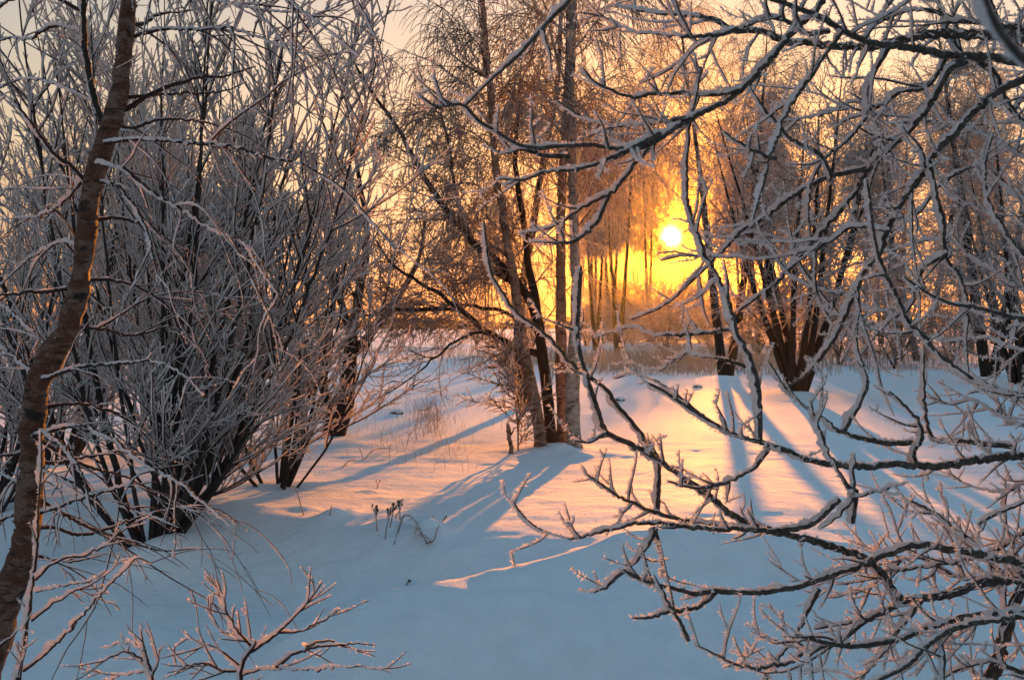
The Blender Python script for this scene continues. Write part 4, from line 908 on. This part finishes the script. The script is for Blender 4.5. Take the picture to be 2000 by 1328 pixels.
# single dry weeds standing in the clearing
def weed(px, py, top, label, head=True, bend=0.0, r=.0035, group='dry weed stalks in the clearing', nb=5):
    b = G(px, py, sink=.02); y = b[1]; k = (py-top)/F*y
    root = empty('dry_weed', b, label, 'weed', group)
    W = np.array([[*b, r], [b[0]+bend*.3*k, b[1], b[2]+.35*k, r*.9], [b[0]+bend*.7*k, b[1]+.02, b[2]+.75*k, r*.8], [b[0]+bend*k*1.1, b[1]+.02, b[2]+k, r*.7]])
    C = spline(W, .02, .003); mb = MB(); tube(mb, C[None, :, :3], C[None, :, 3], 5, .1); st_ = mb.build('stalk', M_WEED, root)
    fb = MB(); rime(fb, C[None, :, :3], C[None, :, 3], np.full((1, len(C)), .006), 6, .4); fb.build('frost', M_FROST, st_)
    if head:
        nb = nb if py-top > 30 else -2
        mb, fb = MB(), MB()
        B, RB, _ = shoots(C[None, :, :3], C[None, :, 3], 0, (.03, .06), (20, 45), (0, 0, .5), 4, .08, (.0022, .0016), .75, 1.0, count=nb+4, taper_len=0)
        tube(mb, B, RB, 4)
        tips = B[:, -1]
        for p in tips:
            c = spline(np.array([[*(p+[0, 0, -.006]), .004], [*p, .006], [*(p+[0, 0, .008]), .006], [*(p+[0, 0, .014]), .002]]), .004); tube(mb, c[None, :, :3], c[None, :, 3], 6, .25)
        needles(fb, B, RB*2, np.full(RB.shape, .006), 1500, .008)
        hd = mb.build('seed_head', M_WEED, root); fb.build('frost', M_FROST, hd)
for px, py, tp, lab, hd, bd in (
  (737, 1027, 986, 'dry weed with a flat seed head, leftmost of the four close together', True, -.1),
  (752, 1028, 973, 'tallest of the four dry weeds standing close together', True, .15),
  (761, 1030, 990, 'dry weed leaning right among the four close together', True, .2),
  (782, 1018, 984, 'dry weed with a dark head, rightmost of the four close together', True, -.05),
  (770, 1043, 1018, 'bent bare stalk in front of the four dry weeds', False, .5),
  (595, 1007, 944, 'single thick rimed stalk near the left bushes', False, -.35),
  (645, 1012, 990, 'short dark stub poking out of a small snow hump', False, .05),
  (736, 955, 944, 'tiny dark seed head just above the snow behind the four weeds', True, .1),
  (787, 1075, 1066, 'small dark seed head lying low in the shaded hollow', True, .6),
  (1393, 1092, 1046, 'thin rimed stalk on the near drift under the right branches', False, .1),
  (862, 1032, 1027, 'small brown seed head at the end of the flattened weeds', True, .4),
  (712, 900, 872, 'forked dry stem left of the lit snow', False, -.4),
  (795, 868, 845, 'thin pale stalk on the snow slope behind the lit patch', True, .2),
  (815, 860, 836, 'thin stalk with a small head on the snow slope', True, -.2),
  (850, 840, 818, 'thin bent stalk on the snow slope nearest the birch clump', True, .3)):
    weed(px, py, tp, lab, hd, bd)
def fallen(label, pts, r=.004, group='fallen stalks on the snow'):
    W = []
    for px, py, dz in pts:
        g = G(px, py, sink=0); W.append([*(g+[0, 0, dz]), r])
    W[-1][3] = r*.4
    C = spline(np.array(W), .02, .004); root = empty('fallen_stalk', C[0, :3], label, 'stalk', group)
    mb = MB(); tube(mb, C[None, :, :3], C[None, :, 3], 5, .1)
    B, RB, _ = shoots(C[None, :, :3], C[None, :, 3], 7, (.05, .14), (30, 60), (0, 0, .4), 5, .1, (.003, .001), .15); tube(mb, B, RB, 4)
    s_ = mb.build('stem', M_WEED, root); fb = MB(); Bd, Rd = dense(B, RB, .012) if len(B) else (B, RB)
    rime(fb, C[None, :, :3], C[None, :, 3], np.full((1, len(C)), .008), 6, .4); rime(fb, Bd, Rd, np.full(Rd.shape, .007), 5, .4); fb.build('frost', M_FROST, s_)
fallen('flattened weed arching over the snow in front of the four weeds', [(770,1052,.0), (790,1046,.05), (812,1042,.08), (830,1040,.04), (850,1036,.03)])
fallen('second flattened weed half buried beside the first', [(800,1050,.0), (822,1040,.06), (838,1042,.05), (858,1034,.02)])
fallen('dark fallen twig lying on the snow left of the lit patch', [(712,898,.0), (728,890,.06), (745,884,.05), (762,880,.03)])
fallen('dark fallen twig near the right end of the left bushes', [(668,915,.0), (682,908,.05), (698,905,.03)])

# snow-capped boulders and stumps on the field
M_STONE = mat_bark('field_stone', [(.3, (.03, .026, .024)), (.7, (.10, .09, .08))], 14, bump=.8)
def boulder(px, py, r, label):
    b = G(px, py, sink=.0); root = empty('field_stone', b, label, 'stone', 'snow-capped stones on the field')
    for nm, mt, sc_, dz in (('stone', M_STONE, 1.0, 0), ('snow_cap', M_SNOW, .98, .3)):
        th = np.linspace(.02, math.pi-.02, 10)[:, None]; ph = np.arange(14)[None]*2*math.pi/14
        k = 1+.16*np.sin(3*ph+2*th)+.08*np.sin(5*ph-3*th+1)
        v = np.stack([np.sin(th)*np.cos(ph)*k*1.25*sc_, np.sin(th)*np.sin(ph)*k*sc_, np.cos(th)*.62*(1 if dz == 0 else .8)+np.zeros_like(ph)], -1)*r
        v = v+b+np.array([0, 0, r*(.15+dz)])
        m = MB(); m.add(v, grid_faces(1, 10, 14)); m.build(nm, mt, root)
boulder(775, 800, .10, 'snow-capped stone on the slope right of the crooked dark tree')
boulder(1208, 783, .11, 'snow-capped stone beyond the white birch, right of the clump')
boulder(1362, 748, .10, 'small stone left of the twin-trunked birch mound')
